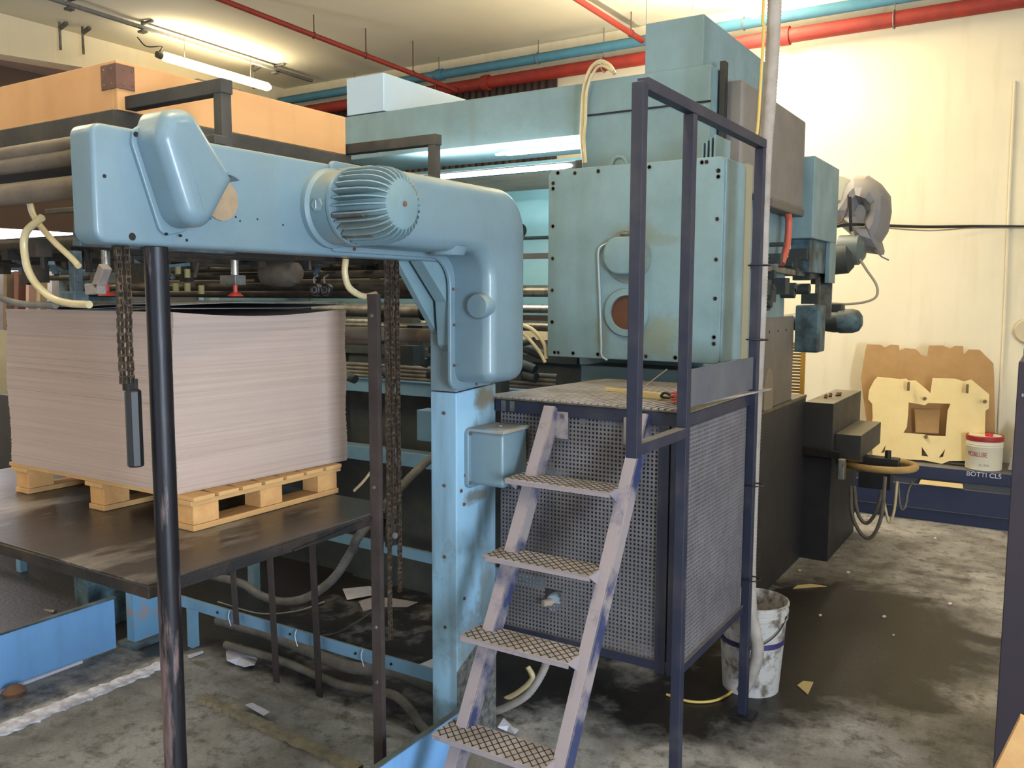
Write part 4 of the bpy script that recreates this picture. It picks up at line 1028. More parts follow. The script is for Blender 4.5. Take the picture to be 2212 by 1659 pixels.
# ================================================================== DIE PRESS
press = empty('die_press', (-1.7, 5, 0), 'large turquoise press with bolted front cover and roof boxes behind the service platform', 'machine')
PY = 3.60
pn = rpoly([(-2.07, 1.485), (-1.222, 1.485), (-1.222, 2.36), (-2.07, 2.36)], [.012, .02, .022, .03])
fc = MB().shell(pn, XZ(PY+.012), 0, .012, .004, 3).build('front_cover', stained(TEALG, 'grimy_front_cover_enamel', [((-1.50, 3.6, 1.60), (.14, .3, .12), (104, 112, 92), .75), ((-1.62, 3.6, 2.05), (.16, .3, .07), (98, 106, 92), .6), ((-1.78, 3.6, 1.60), (.05, .3, .12), (100, 106, 90), .6), ((-1.5, 3.6, 2.02), (.12, .3, .03), (96, 110, 104), .6)]), press)
MB().box(-2.06, -1.215, PY+.013, 3.93, 1.49, 2.355).build('gear_housing', TEALG, press, .006)
MB().box(-1.228, -1.208, 3.86, 3.95, 1.45, 2.36).build('edge_strip', mat('dusty_edge_strip', (134, 128, 106), .7), press)
t = MB()
for x, z in [(-2.045, 2.30), (-2.045, 2.275), (-2.045, 2.1), (-2.045, 1.95), (-2.045, 1.80), (-2.045, 1.65), (-2.02, 2.345), (-2.03, 1.505), (-2.01, 1.505), (-1.93, 2.338), (-1.81, 2.338), (-1.93, 1.505), (-1.80, 1.505), (-1.56, 2.338), (-1.56, 1.505), (-1.42, 1.505), (-1.30, 2.34), (-1.32, 2.34),
             (-1.247, 2.30), (-1.247, 2.275), (-1.247, 2.10), (-1.247, 1.93), (-1.247, 1.765), (-1.247, 1.60), (-1.247, 1.572)]:
    t.lathe((x, PY, z), (0, -1, 0), [(.0105, 0), (.0105, .0012), (.008, .0015), (.007, 0), (.0, 0)], 14)
t.each('bolt', STEEL, press)
t = MB()
for x, z in [(-2.045, 2.30), (-2.045, 1.95), (-2.045, 1.80), (-1.56, 1.505), (-1.30, 2.34), (-1.247, 2.30), (-1.247, 1.572), (-2.01, 1.505), (-1.247, 2.10), (-1.247, 1.93), (-1.247, 1.765), (-1.93, 2.338), (-1.81, 2.338)]: t.cyl((x, PY-.002, z), (x, PY-.0005, z), .0045, 10)
t.each('bolt_socket', HOLE, press)
# round covers and the pipe on the front
cx, cz = -1.655, 1.945
t = MB(); t.lathe((cx, PY, cz), (0, -1, 0), [(.112, 0), (.112, .004), (.105, .006), (0, .006)], 44); t.build('round_recess', mat('grimy_ring', (74, 80, 72), .7, 0, (100, 118, 116), 12, .5, .2), press)
pn = rpoly([(cx-.11, cz-.075), (cx+.08, cz-.075), (cx+.08, cz+.095), (cx-.11, cz+.095)], [.08, .08, .07, .07], 10)
t = MB(); t.shell(pn, XZ(PY), 0, .035, .012, 4); t.build('oil_cover', TEALG, press)
cx2, cz2 = -1.655, 1.70
t = MB(); t.lathe((cx2, PY, cz2), (0, -1, 0), [(.108, 0), (.108, .012), (.105, .016), (.078, .018), (.076, .004), (0, .004)], 48); t.build('sight_glass_ring', TEALG, press)
t = MB(); t.lathe((cx2, PY-.0045, cz2), (0, -1, 0), [(.0755, 0), (.0755, .002), (0, .002)], 40); t.build('sight_glass', mat('oily_brown_glass', (88, 56, 40), .25, 0, (72, 46, 34), 6, .5, .2), press)
pp = [U(a, b, y=PY-.012) for a, b in ((1345, 519), (1325, 522), (1300, 532), (1293, 545), (1293, 570), (1296, 650), (1299, 740), (1300, 768), (1312, 778))]
MB().tube(smooth_path(pp, 8), .0055, 8).build('oil_pipe', mat('bare_pipe', (160, 170, 176), .35, .4), press)
t = MB(); t.lathe((cx+.0, PY-.022, cz+.105), (1, 0, 0), [(0, -.03), (.009, -.03), (.009, -.012), (.013, -.01), (.013, .008), (.008, .01), (.008, .03), (0, .03)], 8); t.build('pipe_fitting', STEEL, press)
# greasy lower body and the deep gap beneath the cover
MB().box(-3.7, -1.42, 3.98, 5.6, 0, 1.42).build('lower_body', GRIMYBK, press)
t = MB(); t.box(-1.95, -1.30, 3.72, 3.979, 1.15, 1.44); t.build('gear_base', TEALG, press, .004)
# upper frame
MB().box(-2.07, -1.41, 3.93, 5.32, 1.421, 2.83).build('upper_frame', TEALG, press, .006)
t = MB(); t.box(-2.075, -1.405, 3.924, 3.93, 2.66, 2.668); t.build('seam', HOLE, press)
MB().box(-3.72, -2.08, 3.95, 4.45, 2.575, 2.83).build('top_beam', TEALG, press, .006)
MB().box(-1.745, -1.455, 3.95, 4.95, 2.831, 3.062).build('roof_box', TEALG, press, .004)
b2 = [U(748, 165, y=3.95), U(828, 160, y=3.95)]
MB().box(b2[0].x, b2[1].x, 3.95, 5.6, 2.835, 3.05).build('roof_box', mat('pale_enamel_box', (176, 198, 214), .22, 0, (164, 188, 206), 2, .5, .3, coat=.5), press, .004, label='paler glossy roof box at the left end of the top beam')
t = MB(); t.tube([(-1.83+.038*math.cos(a), 3.86, 2.40+.038*math.sin(a)) for a in [i*math.pi/12 for i in range(24)]], .011, 10, closed=True); t.cyl((-1.83, 3.86, 2.355), (-1.83, 3.86, 2.37), .02, 16); t.build('lifting_eye', TEALG, press)
t = MB()
for i in range(4): t.box(-1.36+.018*i, -1.352+.018*i, 3.70, 3.90, 2.36, 2.44+.01*i)
t.each('terminal_fin', TEALG, press, .001)
# black strip + taupe cover on the right flank
MB().box(-1.40, -1.375, 4.02, 4.07, 2.10, 2.86).build('black_channel', BLACK, press, .002)
t = MB(); t.box(-1.42, -1.315, 4.12, 5.30, 2.28, 2.79); t.build('flank_cover', TAUPE, press, .015)
t = MB(); t.box(-1.317, -1.3145, 4.55, 4.553, 2.3, 2.77); t.build('cover_seam', HOLE, press)
MB().box(-1.40, -1.31, 4.62, 5.31, 2.24, 2.285).build('cover_lip', mat('cover_under_lip', (72, 68, 64), .5), press, .01)
t = MB(); t.box(-1.46, -1.27, 5.36, 6.02, 2.12, 2.60); t.build('flank_box', TEALG, press, .006)
t = MB(); t.box(-1.42, -1.30, 5.45, 6.0, 1.92, 2.12); t.build('flank_box_lower', TEALD, press, .004)
t = MB(); t.box(-1.30, -1.27, 5.85, 6.02, 1.86, 2.12); t.build('flank_tab', TEALG, press, .004)
sal = P([(1700, 450), (1704, 480), (1700, 530), (1688, 570)], x=-1.34)
MB().tube(smooth_path(sal, 8), .02, 12).build('belt_guard', SALMON, press)
t = MB()
rnd = random.Random(12)
for i in range(26):
    y = rnd.uniform(4.75, 6.1); z = rnd.uniform(1.72, 2.1); s = rnd.uniform(.015, .05)
    (t.box(-1.42, -1.36+rnd.uniform(0, .06), y-s, y+s, z-s, z+s) if rnd.random() < .6 else t.cyl((-1.42, y, z), (-1.33, y, z), s*.7, 12))
t.each('flank_fitting', GRIMYBK, press)
t = MB(); t.bar((-1.36, 4.5, 1.93), (-1.36, 6.05, 1.90), .03, .03); t.bar((-1.35, 5.9, 1.9), (-1.35, 5.9, 1.55), .03, .03); t.bar((-1.33, 6.04, 1.62), (-1.33, 6.04, 2.3), .08, .012); t.each('flank_rail', STEEL, press, .002)
t = MB(); pn = rpoly([(4.80, 1.12), (5.55, 1.12), (5.55, 1.655), (4.80, 1.655)], [.01, .01, .03, .01]); t.shell(pn, YZ(-1.46), 0, .055, .01, 4); t.build('grey_guard', TAUPE, press)
t = MB()
for y in (5.0, 5.18, 5.36): t.cyl((-1.405, y, 1.57), (-1.403, y, 1.57), .008, 10)
arch = [(4.93+.0, 1.12)]+[(5.02+.09*math.cos(math.radians(180-a)), 1.24+.12*math.sin(math.radians(a))) for a in range(0, 181, 12)]+[(5.11, 1.12)]
t.each('guard_bolt', HOLE, press)
MB().prism(arch, lambda u, v, h: (h, u, v), -1.406, -1.402).build('arched_plate', mat('bare_grey_plate', (128, 118, 104), .6), press)
# turquoise switch box and the small geared motor sticking out of the flank
t = MB(); t.box(-1.42, -1.27, 5.62, 5.80, 1.42, 1.72); t.build('switch_box', TEALD, press, .012)
a = U(1745, 695, y=6.3); b = U(1862, 693, y=6.3)
ax = (b-a).normalized(); Lm = (b-a).length
gm = MB().lathe(a, ax, [(0, -.35), (.04, -.35), (.05, -.2), (.07, .02), (.075, .04), (.06, .06), (.075, .16), (.078, .17), (.078, Lm-.15), (.08, Lm-.145), (.0, Lm-.145)], 24).build('geared_motor', mat('dark_motor_grey', (44, 48, 50), .5), press)
MB().lathe(a, ax, [(.082, Lm-.15), (.084, Lm-.14), (.084, Lm-.06), (.07, Lm-.02), (.04, Lm), (0, Lm)], 28).build('end_bell', TEALD, gm)
t = MB(); c = a+ax*(Lm*.5)+Vector((0, 0, .095)); t.box(c.x-.06, c.x+.06, c.y-.04, c.y+.04, c.z-.03, c.z+.03); t.build('terminal_box', mat('dark_motor_grey', (44, 48, 50)), gm, .01)
# yellow mesh guard seen past the flank
e = empty('mesh_guard', (-1.45, 6.95, .9), 'narrow yellow framed mesh guard standing between press and back wall', 'guard')
t = MB(); p0 = U(1722, 740, y=6.95); p1 = U(1740, 740, y=6.95)
x1_ = p1.x; z1_ = p0.z
MB().box(x1_-.03, x1_, 6.94, 6.97, 0, z1_).build('frame', YELMESH, e)
t.box(x1_-.33, x1_-.03, 6.94, 6.97, z1_-.03, z1_)
for i in range(60): t.box(x1_-.30, x1_-.03, 6.953, 6.957, z1_-.05-i*.025, z1_-.05-i*.025+.017)
t.build('mesh', mat('dim_yellow_mesh', (124, 98, 52), .6), e)
# dark cabinets along the floor on the right flank
cab = empty('dust_topped_cabinet', (-1.3, 5.5, 0), 'dark grey cabinet block with dusty top beside the press', 'cabinet')
MB().box(-1.416, -1.405, 3.98, 5.92, 0.0, 1.10).build('long_panel', DARKB, cab)
MB().box(-1.58, -1.40, 4.0, 5.92, 1.101, 1.12).build('dusty_top', mat('dust_covered_top', (112, 102, 86), .8, 0, (84, 74, 60), 8, .5, .2, .1, 60), cab)
MB().box(-1.41, -1.225, 5.921, 6.85, .70, 1.07).build('upper_box', DARKG, cab, .003)
MB().box(-1.41, -1.225, 5.921, 6.80, 0, .699).build('lower_box', DARKB, cab, .003)
t = MB()
for x, y in ((-1.34, 6.2), (-1.33, 6.3), (-1.30, 6.38), (-1.29, 6.41), (-1.5, 5.5)): t.cyl((x, y, 1.071 if y > 5.95 else 1.12), (x, y+.02, 1.09 if y > 5.95 else 1.14), .012, 8)
t.each('dropped_nut', RUSTB, cab)
MB().box(-1.224, -1.06, 6.0, 6.75, .70, .86).build('side_duct', DARKG, cab, .004)
MB().bar((-1.42, 5.90, .745), (-1.16, 5.88, .735), .04, .05).build('bracket_arm', STEELD, cab, .003)
t = MB(); t.box(-1.17, -1.125, 5.84, 5.90, .58, .72); t.build('latch', CHROME, cab, .008)
t = MB(); rc = U(1900, 1003, y=6.2)
t.tube([(rc.x+.22*math.cos(a), rc.y+.20*math.sin(a), rc.z) for a in [i*math.pi/24 for i in range(48)]], .024, 12, closed=True)
t.build('hose_ring', mat('dusty_yellow_ring', (168, 138, 84), .6, 0, (130, 104, 62), 10, .5, .2), cab)
t = MB(); t.box(rc.x-.1, rc.x+.12, rc.y-.05, rc.y+.05, rc.z-.05, rc.z+.05); t.cyl((rc.x+.05, rc.y, rc.z+.05), (rc.x+.05, rc.y, rc.z+.10), .02, 10); t.box(rc.x-.12, rc.x+.08, rc.y-.06, rc.y+.06, rc.z-.16, rc.z-.05); t.build('ring_hub', BLACK, cab)
t = MB(); t.bar((-1.14, 6.2, rc.z-.02), (rc.x+.2, 6.2, rc.z-.02), .03, .03); t.build('ring_arm', STEELD, cab)
hose('drip_hose', P([(1838, 1050), (1840, 1110), (1862, 1155), (1885, 1158), (1905, 1110), (1912, 1030)], y=5.95), .012, HOSEG, 'outermost grey hose hanging in a deep loop from the chrome latch', group=None)
hose('drip_hose', P([(1845, 1050), (1852, 1105), (1870, 1130), (1890, 1110), (1905, 1060)], y=6.0), .012, HOSEG, 'inner grey hose looping from the chrome latch')
hose('drip_hose', P([(1905, 1060), (1915, 1110), (1922, 1128), (1932, 1100), (1938, 1040)], y=6.1), .009, CREAMH, 'thin pale hose hanging in a V shape under the yellow ring')
hose('drip_hose', P([(1940, 1040), (1945, 1095), (1955, 1095), (1962, 1060), (1970, 1040)], y=6.2), .008, HOSEG, 'short rightmost hose hanging under the yellow ring')

# ---- feed table side between feeder and press: lit window area and rollers
infeed = empty('infeed_unit', (-3.2, 4.1, 0), 'turquoise infeed unit with lit clear guard and rollers between feeder and press', 'machine')
MB().box(-4.6, -2.12, 4.55, 4.60, 1.62, 2.575).build('back_panel', CYAN, infeed)
t = MB()
c0 = U(1124, 498, y=4.545)
MB().cyl((c0.x, 4.549, c0.z), (c0.x, 4.545, c0.z), .042, 28).build('panel_hole', HOLE, infeed)
MB().bar((-4.6, 4.54, 2.12), (-2.12, 4.54, 2.125), .012, .012).build('panel_seam', GRIMYBK, infeed)
MB().box(-4.5, -2.1, 3.985, 4.0, 2.42, 2.46).build('guard_frame', RACK, infeed, .002)
t = MB(); q = U(1250, 340, y=3.97); t.box(q.x-.02, q.x+.02, 3.975, 4.01, 2.28, 2.46); t.build('guard_frame', RACK, infeed)
_g = U(1180, 408, y=4.30).z
v = [(-4.5, 4.01, 2.42), (-2.1, 4.01, 2.42), (-2.1, 4.30, _g), (-4.5, 4.30, _g)]
MB().add(v+[(a, b+.004, c_) for a, b, c_ in v], [(0, 1, 2, 3), (7, 6, 5, 4), (0, 4, 5, 1), (1, 5, 6, 2), (2, 6, 7, 3), (3, 7, 4, 0)]).build('clear_guard', CLEAR, infeed)
t = MB()
for z, r, y in ((1.80, .035, 4.35), (1.70, .025, 4.25), (1.60, .03, 4.3)): t.cyl((-4.6, y, z), (-2.1, y, z), r, 20)
t.each('steel_roller', CHROME, infeed)
t = MB(); t.box(-4.6, -2.1, 4.2, 4.24, 1.98, 2.01); t.box(-4.6, -2.1, 4.1, 4.14, 1.47, 1.53); t.box(-4.6, -2.1, 4.0, 4.04, 1.64, 1.67); t.each('cross_bar', BROWNST, infeed)
t = MB(); t.box(-4.6, -2.1, 3.86, 3.95, 1.20, 1.28); t.box(-4.6, -2.1, 3.8, 3.9, .80, .88); t.each('cross_beam', TEALB, infeed, .003)
t = MB(); t.box(-4.6, -2.1, 3.96, 4.5, 1.42, 1.46); t.build('under_plate', GRIMYBK, infeed)
MB().box(-4.70, -4.61, 3.75, 5.0, 0, 2.5).build('far_frame', TEALG, infeed)
MB().box(-4.6, -3.71, 4.02, 5.5, 0, 1.41).build('dark_filler', GRIMYBK, infeed)  # added dark mass filling the view left of the column with gloom
hoseset = MB()
for k_ in range(4): hoseset.tube([(-4.5, 3.84-.0*k_, 1.29+.022*k_+.01), (-2.15, 3.84, 1.29+.022*k_+.01)], .011, 8)
hoseset.build('cable_bundle', HOSEG, infeed)
t = MB(); t.box(-2.95, -2.80, 3.70, 3.80, .98, 1.15); t.build('control_box', TEALB, infeed, .004)
t = MB(); t.box(-2.75, -2.2, 3.70, 3.9, .88, .905); t.build('wood_board', WOOD, infeed)
t = MB()
for i in range(34):
    x = rnd.uniform(-3.2, -2.15); y = rnd.uniform(3.3, 3.8); z = rnd.uniform(1.3, 1.7); s = rnd.uniform(.015, .05)
    t.cyl((x-s, y, z), (x+s*2, y, z+rnd.uniform(-.05, .05)), s*.6, 12) if rnd.random() < .5 else t.box(x-s, x+s, y-s, y+s, z-s, z+s)
t.each('gear_block', GRIMYBK, infeed)
t = MB(); t.cyl((-3.2, 3.2, 1.70), (-2.15, 3.2, 1.70), .03, 16); t.cyl((-3.3, 3.35, 1.62), (-2.15, 3.35, 1.62), .012, 10)
t.bar((-2.45, 3.2, 1.68), (-2.3, 3.3, 1.35), .03, .05); t.each('drive_shaft', STEEL, infeed)
t = MB(); t.cyl((-2.75, 3.19, 1.70), (-2.68, 3.19, 1.70), .042, 20); t.cyl((-2.5, 3.19, 1.70), (-2.43, 3.19, 1.70), .042, 20); t.each('shaft_collar', STEELD, infeed)
_la = U(905, 386, y=3.965); _lb = U(1238, 356, y=3.965)
tube_lamp(_la, (_lb.x, 3.965, _la.z), 'lit white tube lamp in front of the scratched guard under the press top beam', TUBEW, 9, (.85, .97, 1.0), hang=False, r=.014)
_lc = U(1085, 312, y=4.06)
tube_lamp((_lc.x, 4.06, 2.545), (-2.10, 4.06, 2.545), 'short glowing tube imitating the reflection under the top beam of the press', TUBEW, 9*.4, (.85, .97, 1.0), hang=False, r=.014)  # added tube in place of the bright reflection on the beam's underside
hose('air_hose', P([(1115, 698), (1150, 712), (1175, 742), (1180, 775)], y=3.62), .010, CREAMH, 'upper cream hose looping from the column cover to the press base')
hose('air_hose', P([(1115, 706), (1145, 735), (1165, 760), (1178, 783)], y=3.6), .009, CREAMH, 'lower cream hose looping from the column cover to the press base')
hose('air_hose', P([(1328, 160), (1315, 140), (1295, 133), (1275, 150), (1262, 190), (1258, 250), (1257, 300), (1262, 352)], y=3.90), .010, CREAMH, 'cream hose arching over the press top and down its front')
hose('air_hose', P([(1325, 155), (1300, 142), (1283, 155), (1268, 195), (1265, 260), (1262, 300), (1266, 352)], y=3.88), .007, CREAMH, 'thinner cream hose arching inside the thicker one on the press top')

# ================================================================== TALL HOSE, BUCKET
tp = P([(1676, -60), (1671, 60), (1663, 200), (1653, 330), (1647, 480), (1643, 620), (1635, 800), (1628, 960), (1622, 1120), (1619, 1240), (1622, 1320), (1636, 1400), (1626, 1450), (1604, 1494)], y=3.565)
tp = [Vector((tp[0].x+.03, 3.565, ZC-.002)), Vector((tp[0].x+.01, 3.565, 3.9))]+tp
hose('tall_hose', tp, .027, HOSE, 'long pale ribbed hose running from the ceiling down the back railing post', rib=.04, step=.0075, n=14)
hose('yellow_cable', [Vector((-1.0, 3.5, ZC-.002))]+P([(1652, -40), (1650, 60), (1645, 150), (1638, 260), (1632, 310)], y=3.50), .006, YEL, 'thin yellow cable running down beside the tall ribbed hose', 'cable')
e = empty('bucket', (-1.07, 3.78, 0), 'dirty white plastic bucket standing behind the railing foot', 'bucket')
bc = (-1.10, 3.80, 0)
MB().lathe(bc, (0, 0, 1), [(0, .004), (.12, .004), (.124, 0), (.148, .34), (.154, .342), (.155, .352), (.150, .354), (.150, .366), (.156, .368), (.156, .378), (.151, .38), (.152, .40), (.158, .402), (.158, .412), (.15, .414), (.146, .40), (.12, .02), (0, .02)], 48).build('pail', BUCK, e)
MB().lathe(bc, (0, 0, 1), [(.1385, .225), (.1415, .225), (.1432, .25), (.14, .25)], 48).build('blue_stripe', mat('dark_blue_stripe', (52, 46, 92), .5), e)
MB().tube(smooth_path([(-1.10-.155*math.cos(a), 3.80-.16*math.sin(a), .37-.13*math.sin(a)) for a in [i*math.pi/8 for i in range(9)]]), .003, 6).build('handle', STEELD, e)
hose('floor_cable', P([(1440, 1500), (1490, 1515), (1540, 1514), (1575, 1498), (1590, 1475)], z=.008), .006, YEL, 'yellowed cable curling on the floor beside the bucket', 'cable')

# ================================================================== FAR RIGHT: DUCT, DIE BOARDS, CAN, RACK BEAM
duct = empty('plastic_duct', (-.8, 7.0, 2.0), 'crumpled grey plastic wrapped duct bulging from the far end of the press', 'duct')
YD = 6.9
outl = [U(a, b, y=YD) for a, b in ((1830, 395), (1848, 378), (1875, 378), (1900, 392), (1918, 420), (1923, 455), (1915, 500), (1900, 525), (1905, 552), (1870, 545), (1850, 520), (1830, 500), (1805, 480), (1795, 455), (1812, 430))]
cc = sum(outl, Vector())/len(outl)
t = MB(); rings = []
for k, (s, dy) in enumerate(((.2, -.10), (.42, -.17), (.62, -.16), (.82, -.12), (.94, -.05), (1.0, .02), (.97, .12), (.85, .22), (.5, .30))):
    rg = []
    for i, q in enumerate(outl):
        nz = noise.noise(Vector((i*1.7, k*1.1, 2)))*.06
        rg.append(cc+(q-cc)*(s+nz)+Vector((0, dy+nz, 0)))
    rings.append(rg)
n = len(outl); v = [q for r in rings for q in r]
t.add(v, [(i*n+k, i*n+(k+1) % n, (i+1)*n+(k+1) % n, (i+1)*n+k) for i in range(len(rings)-1) for k in range(n)]+[tuple(range(n-1, -1, -1)), tuple((len(rings)-1)*n+k for k in range(n))], False)
o = t.build('duct_wrap', CHUTE, duct); o.data.polygons.foreach_set('use_smooth', [True]*len(o.data.polygons)); o.data.set_sharp_from_angle(angle=math.radians(24))
a = U(1805, 408, y=6.75); MB().lathe(a+Vector((0, .1, 0)), (.35, -1, .2), [(0, -.1), (.09, -.1), (.11, .02), (.09, .05), (0, .06)], 24).build('pale_mouth', mat('pale_plastic_mouth', (190, 186, 164), .5), duct)
a = U(1812, 560, y=6.7); MB().lathe(a, (1, .1, .1), [(0, -.2), (.09, -.2), (.11, -.06), (.11, .06), (.07, .10), (0, .10)], 20).build('blower', GRIMYBK, duct)
a = U(1850, 540, y=6.75); MB().lathe(a, (1, 0, 0), [(0, -.12), (.11, -.12), (.11, .02), (.06, .06), (0, .06)], 20).build('blower_shell', mat('grey_green_shell', (88, 96, 94), .5), duct)
m0 = U(1836, 425, y=6.55); m1 = U(1838, 500, y=6.55)
MB().bar(m0, m1, .018, .018).build('mast', BLACK, duct)
MB().bar(U(1790, 492, y=6.5), U(1840, 484, y=6.5), .02, .02).build('mast_arm', BLACK, duct)
MB().tube(smooth_path([U(a, b, y=6.6) for a, b in ((1832, 420), (1830, 455), (1815, 480), (1793, 488))]), .005, 6).build('duct_cord', RUSTB, duct)
t = MB(); q = [U(a, b, y=6.8) for a, b in ((1890, 540), (1905, 555), (1920, 562))]; t.tube(q, .006, 6); t.build('torn_tail', CHUTE, duct)
hose('hanging_cable', P([(1842, 500), (1850, 545), (1870, 580), (1893, 615), (1893, 640), (1870, 652), (1830, 657), (1790, 655)], y=6.7), .009, CREAMWIRE, 'pale cable looping down from the plastic duct back to the press', 'cable')
hose('wall_cable', [U(1838, 485, y=6.6), U(1900, 487, y=7.0), U(2000, 490, y=7.5), U(2120, 489, y=7.9), U(2300, 491, y=7.96)], .012, BLACK, 'dark cable stretched from the duct across to the back wall', 'cable')
hose('wall_cable', [U(1840, 489, y=6.62), U(1920, 493, y=7.0), U(2010, 498, y=7.5), U(2120, 492, y=7.9), U(2300, 494, y=7.95)], .006, CREAMWIRE, 'thin pale wire sagging just under the dark cable to the back wall', 'cable')

def board(name, outline, holes, y0, lean, th, material, lab):
    """die board: 2D outline in (x,z) with real cut-outs, leaning on the wall"""
    cu = bpy.data.curves.new(name, 'CURVE'); cu.dimensions = '2D'; cu.fill_mode = 'BOTH'; cu.extrude = th/2
    for loop in [outline]+holes:
        sp = cu.splines.new('POLY'); sp.points.add(len(loop)-1)
        for p, (a, b) in zip(sp.points, loop): p.co = (a, b, 0, 1)
        sp.use_cyclic_u = True
    tmp = bpy.data.objects.new('tmp', cu); COL.objects.link(tmp); bpy.context.view_layer.update()
    me = bpy.data.meshes.new_from_object(tmp); bpy.data.objects.remove(tmp)
    zb = min(b for a, b in outline); xc = sum(a for a, b in outline)/len(outline)
    for v in me.vertices:
        x, z, d = v.co.x, v.co.y, v.co.z
        v.co = (x-xc, -d+(z-zb)*lean, z-zb)
    me.materials.append(material)
    o = bpy.data.objects.new(name, me); COL.objects.link(o); o.location = (xc, y0, zb)
    return o
def pix(l, Y):
    return [(U(a, b, y=Y).x, U(a, b, y=Y).z) for a, b in l]
Y1 = 7.72
back = [(1862, 795), (1866, 776), (1895, 777), (1905, 783), (1918, 777), (1935, 778), (1937, 790), (1950, 785), (1972, 787), (1985, 800), (1998, 803), (2001, 780), (2030, 780), (2048, 786), (2058, 781), (2075, 782), (2077, 800), (2088, 789), (2112, 790), (2142, 820), (2144, 850), (2148, 1010), (1880, 1010), (1855, 850)]
ob = board('die_board', pix(back, Y1), [], Y1, .12, .018, DIE1, '')
ob.location.z = .452; tag(ob, 'darker aged plywood die board leaning on the back wall behind the pale one', 'die board')
Y2 = 7.60
fr = [(1875, 840), (1885, 820), (1892, 812), (1940, 817), (1955, 816), (1958, 820), (1975, 820), (1990, 832), (2008, 848), (2012, 815), (2060, 816), (2080, 822), (2096, 818), (2136, 850), (2135, 880), (2128, 885), (2126, 992), (2050, 992), (2035, 998), (1995, 990), (1950, 988), (1885, 985), (1884, 930), (1880, 915), (1884, 900), (1882, 870), (1873, 860)]
h = [[(1961, 867), (1997, 873), (2003, 868), (2052, 870), (2046, 885), (2042, 940), (2002, 938), (1995, 936), (1951, 932), (1958, 920), (1960, 895)],
     [(1991, 962), (2006, 983), (1991, 981)], [(1913, 958), (1911, 974), (1903, 975)], [(2042, 966), (2037, 984), (2028, 985)]]
ob = board('die_board', pix(fr, Y2), [pix(x, Y2) for x in h], Y2, .12, .018, DIE2, '')
ob.location.z = .440; tag(ob, 'pale plywood die board with square cut-out leaning in front of the darker one', 'die board')
e = ob
t = MB()
c = pix([(1975, 905), (1975, 895), (2020, 893), (2020, 935), (1975, 935)], 7.66)
ob2 = board('board_insert', pix([(1975, 884), (2030, 886), (2028, 936), (1978, 934)], 7.68), [], 7.68, .12, .012, DIE1, '')
ob2.parent = e; ob2.location = ob2.location-e.location
t = MB()
for a, b in ((1998, 861), (2128, 867), (2001, 943)): 
    q = U(a, b, y=Y2+.03); t.cyl(q, q+Vector((0, -.03, 0)), .014, 12)
for a, b in ((1963, 833), (2090, 838)):
    q = U(a, b, y=Y2+.03); t.box(q.x-.008, q.x+.008, q.y-.03, q.y, q.z-.04, q.z+.03)
q0 = U(1885, 853, y=Y2); q1 = U(2130, 858, y=Y2); 
t.each('board_hole', mat('board_hole_shade', (110, 88, 58), .7), e)
# navy rack beam along the wall
e = empty('rack_beam', (-.8, 7.5, 0), 'long navy steel rack beam lying on the floor along the back wall', 'rack')
t = MB(); t.box(-2.2, 0.35, 7.44, 7.95, .34, .44); t.build('top_shelf', NAVYB, e, .004)
t = MB(); t.box(-2.2, 0.35, 7.42, 7.9, .10, .29); t.build('front_channel', NAVYB, e, .004)
t = MB(); t.box(-2.2, 0.35, 7.46, 7.9, 0, .10); t.build('base', NAVYB, e, .004)
t = MB(); t.box(-2.2, 0.35, 7.47, 7.9, .29, .34); t.box(-2.2, .35, 7.415, 7.42, .10, .105); t.build('gap_strip', mat('greasy_gap', (70, 70, 74), .5), e)
text_mesh('BOTTI CLS', .05, WHITEP, 'stencil_text', e, (-.42, 7.438, .415), (1, 0, 0), (0, 0, 1))
slab('card_offcut', [(U(1985, 1062, y=7.43).x, 7.40, .30), (-.55, 7.40, .30), (-.56, 7.43, .33), (U(1985, 1062, y=7.43).x+.01, 7.43, .33)], .004, PAPERY, 'curved tan card offcut stuck in the gap of the navy rack beam', 'card')
# can
e = empty('oil_can', (-.43, 7.58, .44), 'white oil can with dark red lid and lettering on the navy rack beam', 'can')
cp = Vector((-.435, 7.58, .441)); CR = .128
MB().lathe(cp, (0, 0, 1), [(0, 0), (CR-.006, 0), (CR, .006), (CR, .18), (CR+.003, .184), (CR, .188), (CR, .196), (CR+.003, .20), (CR, .204), (CR, .225), (0, .225)], 40).build('can_body', CANW, e)
MB().lathe(cp, (0, 0, 1), [(0, .2255), (CR+.002, .2255), (CR+.004, .23), (CR+.004, .262), (CR-.002, .268), (CR-.012, .262), (0, .262)], 40).build('lid', CANR, e)
MB().cyl(cp+Vector((.03, -.05, .262)), cp+Vector((.03, -.05, .285)), .028, 18).build('spout', mat('bright_red_cap', (196, 40, 44), .4), e)
MB().lathe(cp, (0, 0, 1), [(0, .264), (CR-.012, .264)], 30).build('lid_top', CANW, e)
def wrap_text(txt, size, material, z, ang0, name, sx=.8):
    o = text_mesh(txt, size, material, name, e, cp, (1, 0, 0), (0, 0, 1), depth=.0004)
    for v in o.data.vertices:
        a = ang0+v.co.x*sx/CR; r = CR+.0012-v.co.y*.5
        v.co = (r*math.sin(a), -r*math.cos(a), v.co.z+z)
wrap_text('MOBILUBE', .052, CANR, .125, math.radians(-20), 'lettering', .62)
wrap_text('20 LITRES', .022, CANG, .045, math.radians(5), 'small_lettering')
slab('black_plate', [(-.66, 7.6, .443), (-.55, 7.6, .443), (-.57, 7.72, .62), (-.64, 7.72, .62)], .012, BLACK, 'small black plate leaning beside the white oil can', 'plate')
slab('die_offcut', [(-.27, 7.6, .443), (-.10, 7.62, .443), (-.10, 7.78, .72), (-.2, 7.78, .78)], .012, mat('grey_card', (150, 142, 124), .8), 'grey board offcut leaning right of the white oil can', 'board')
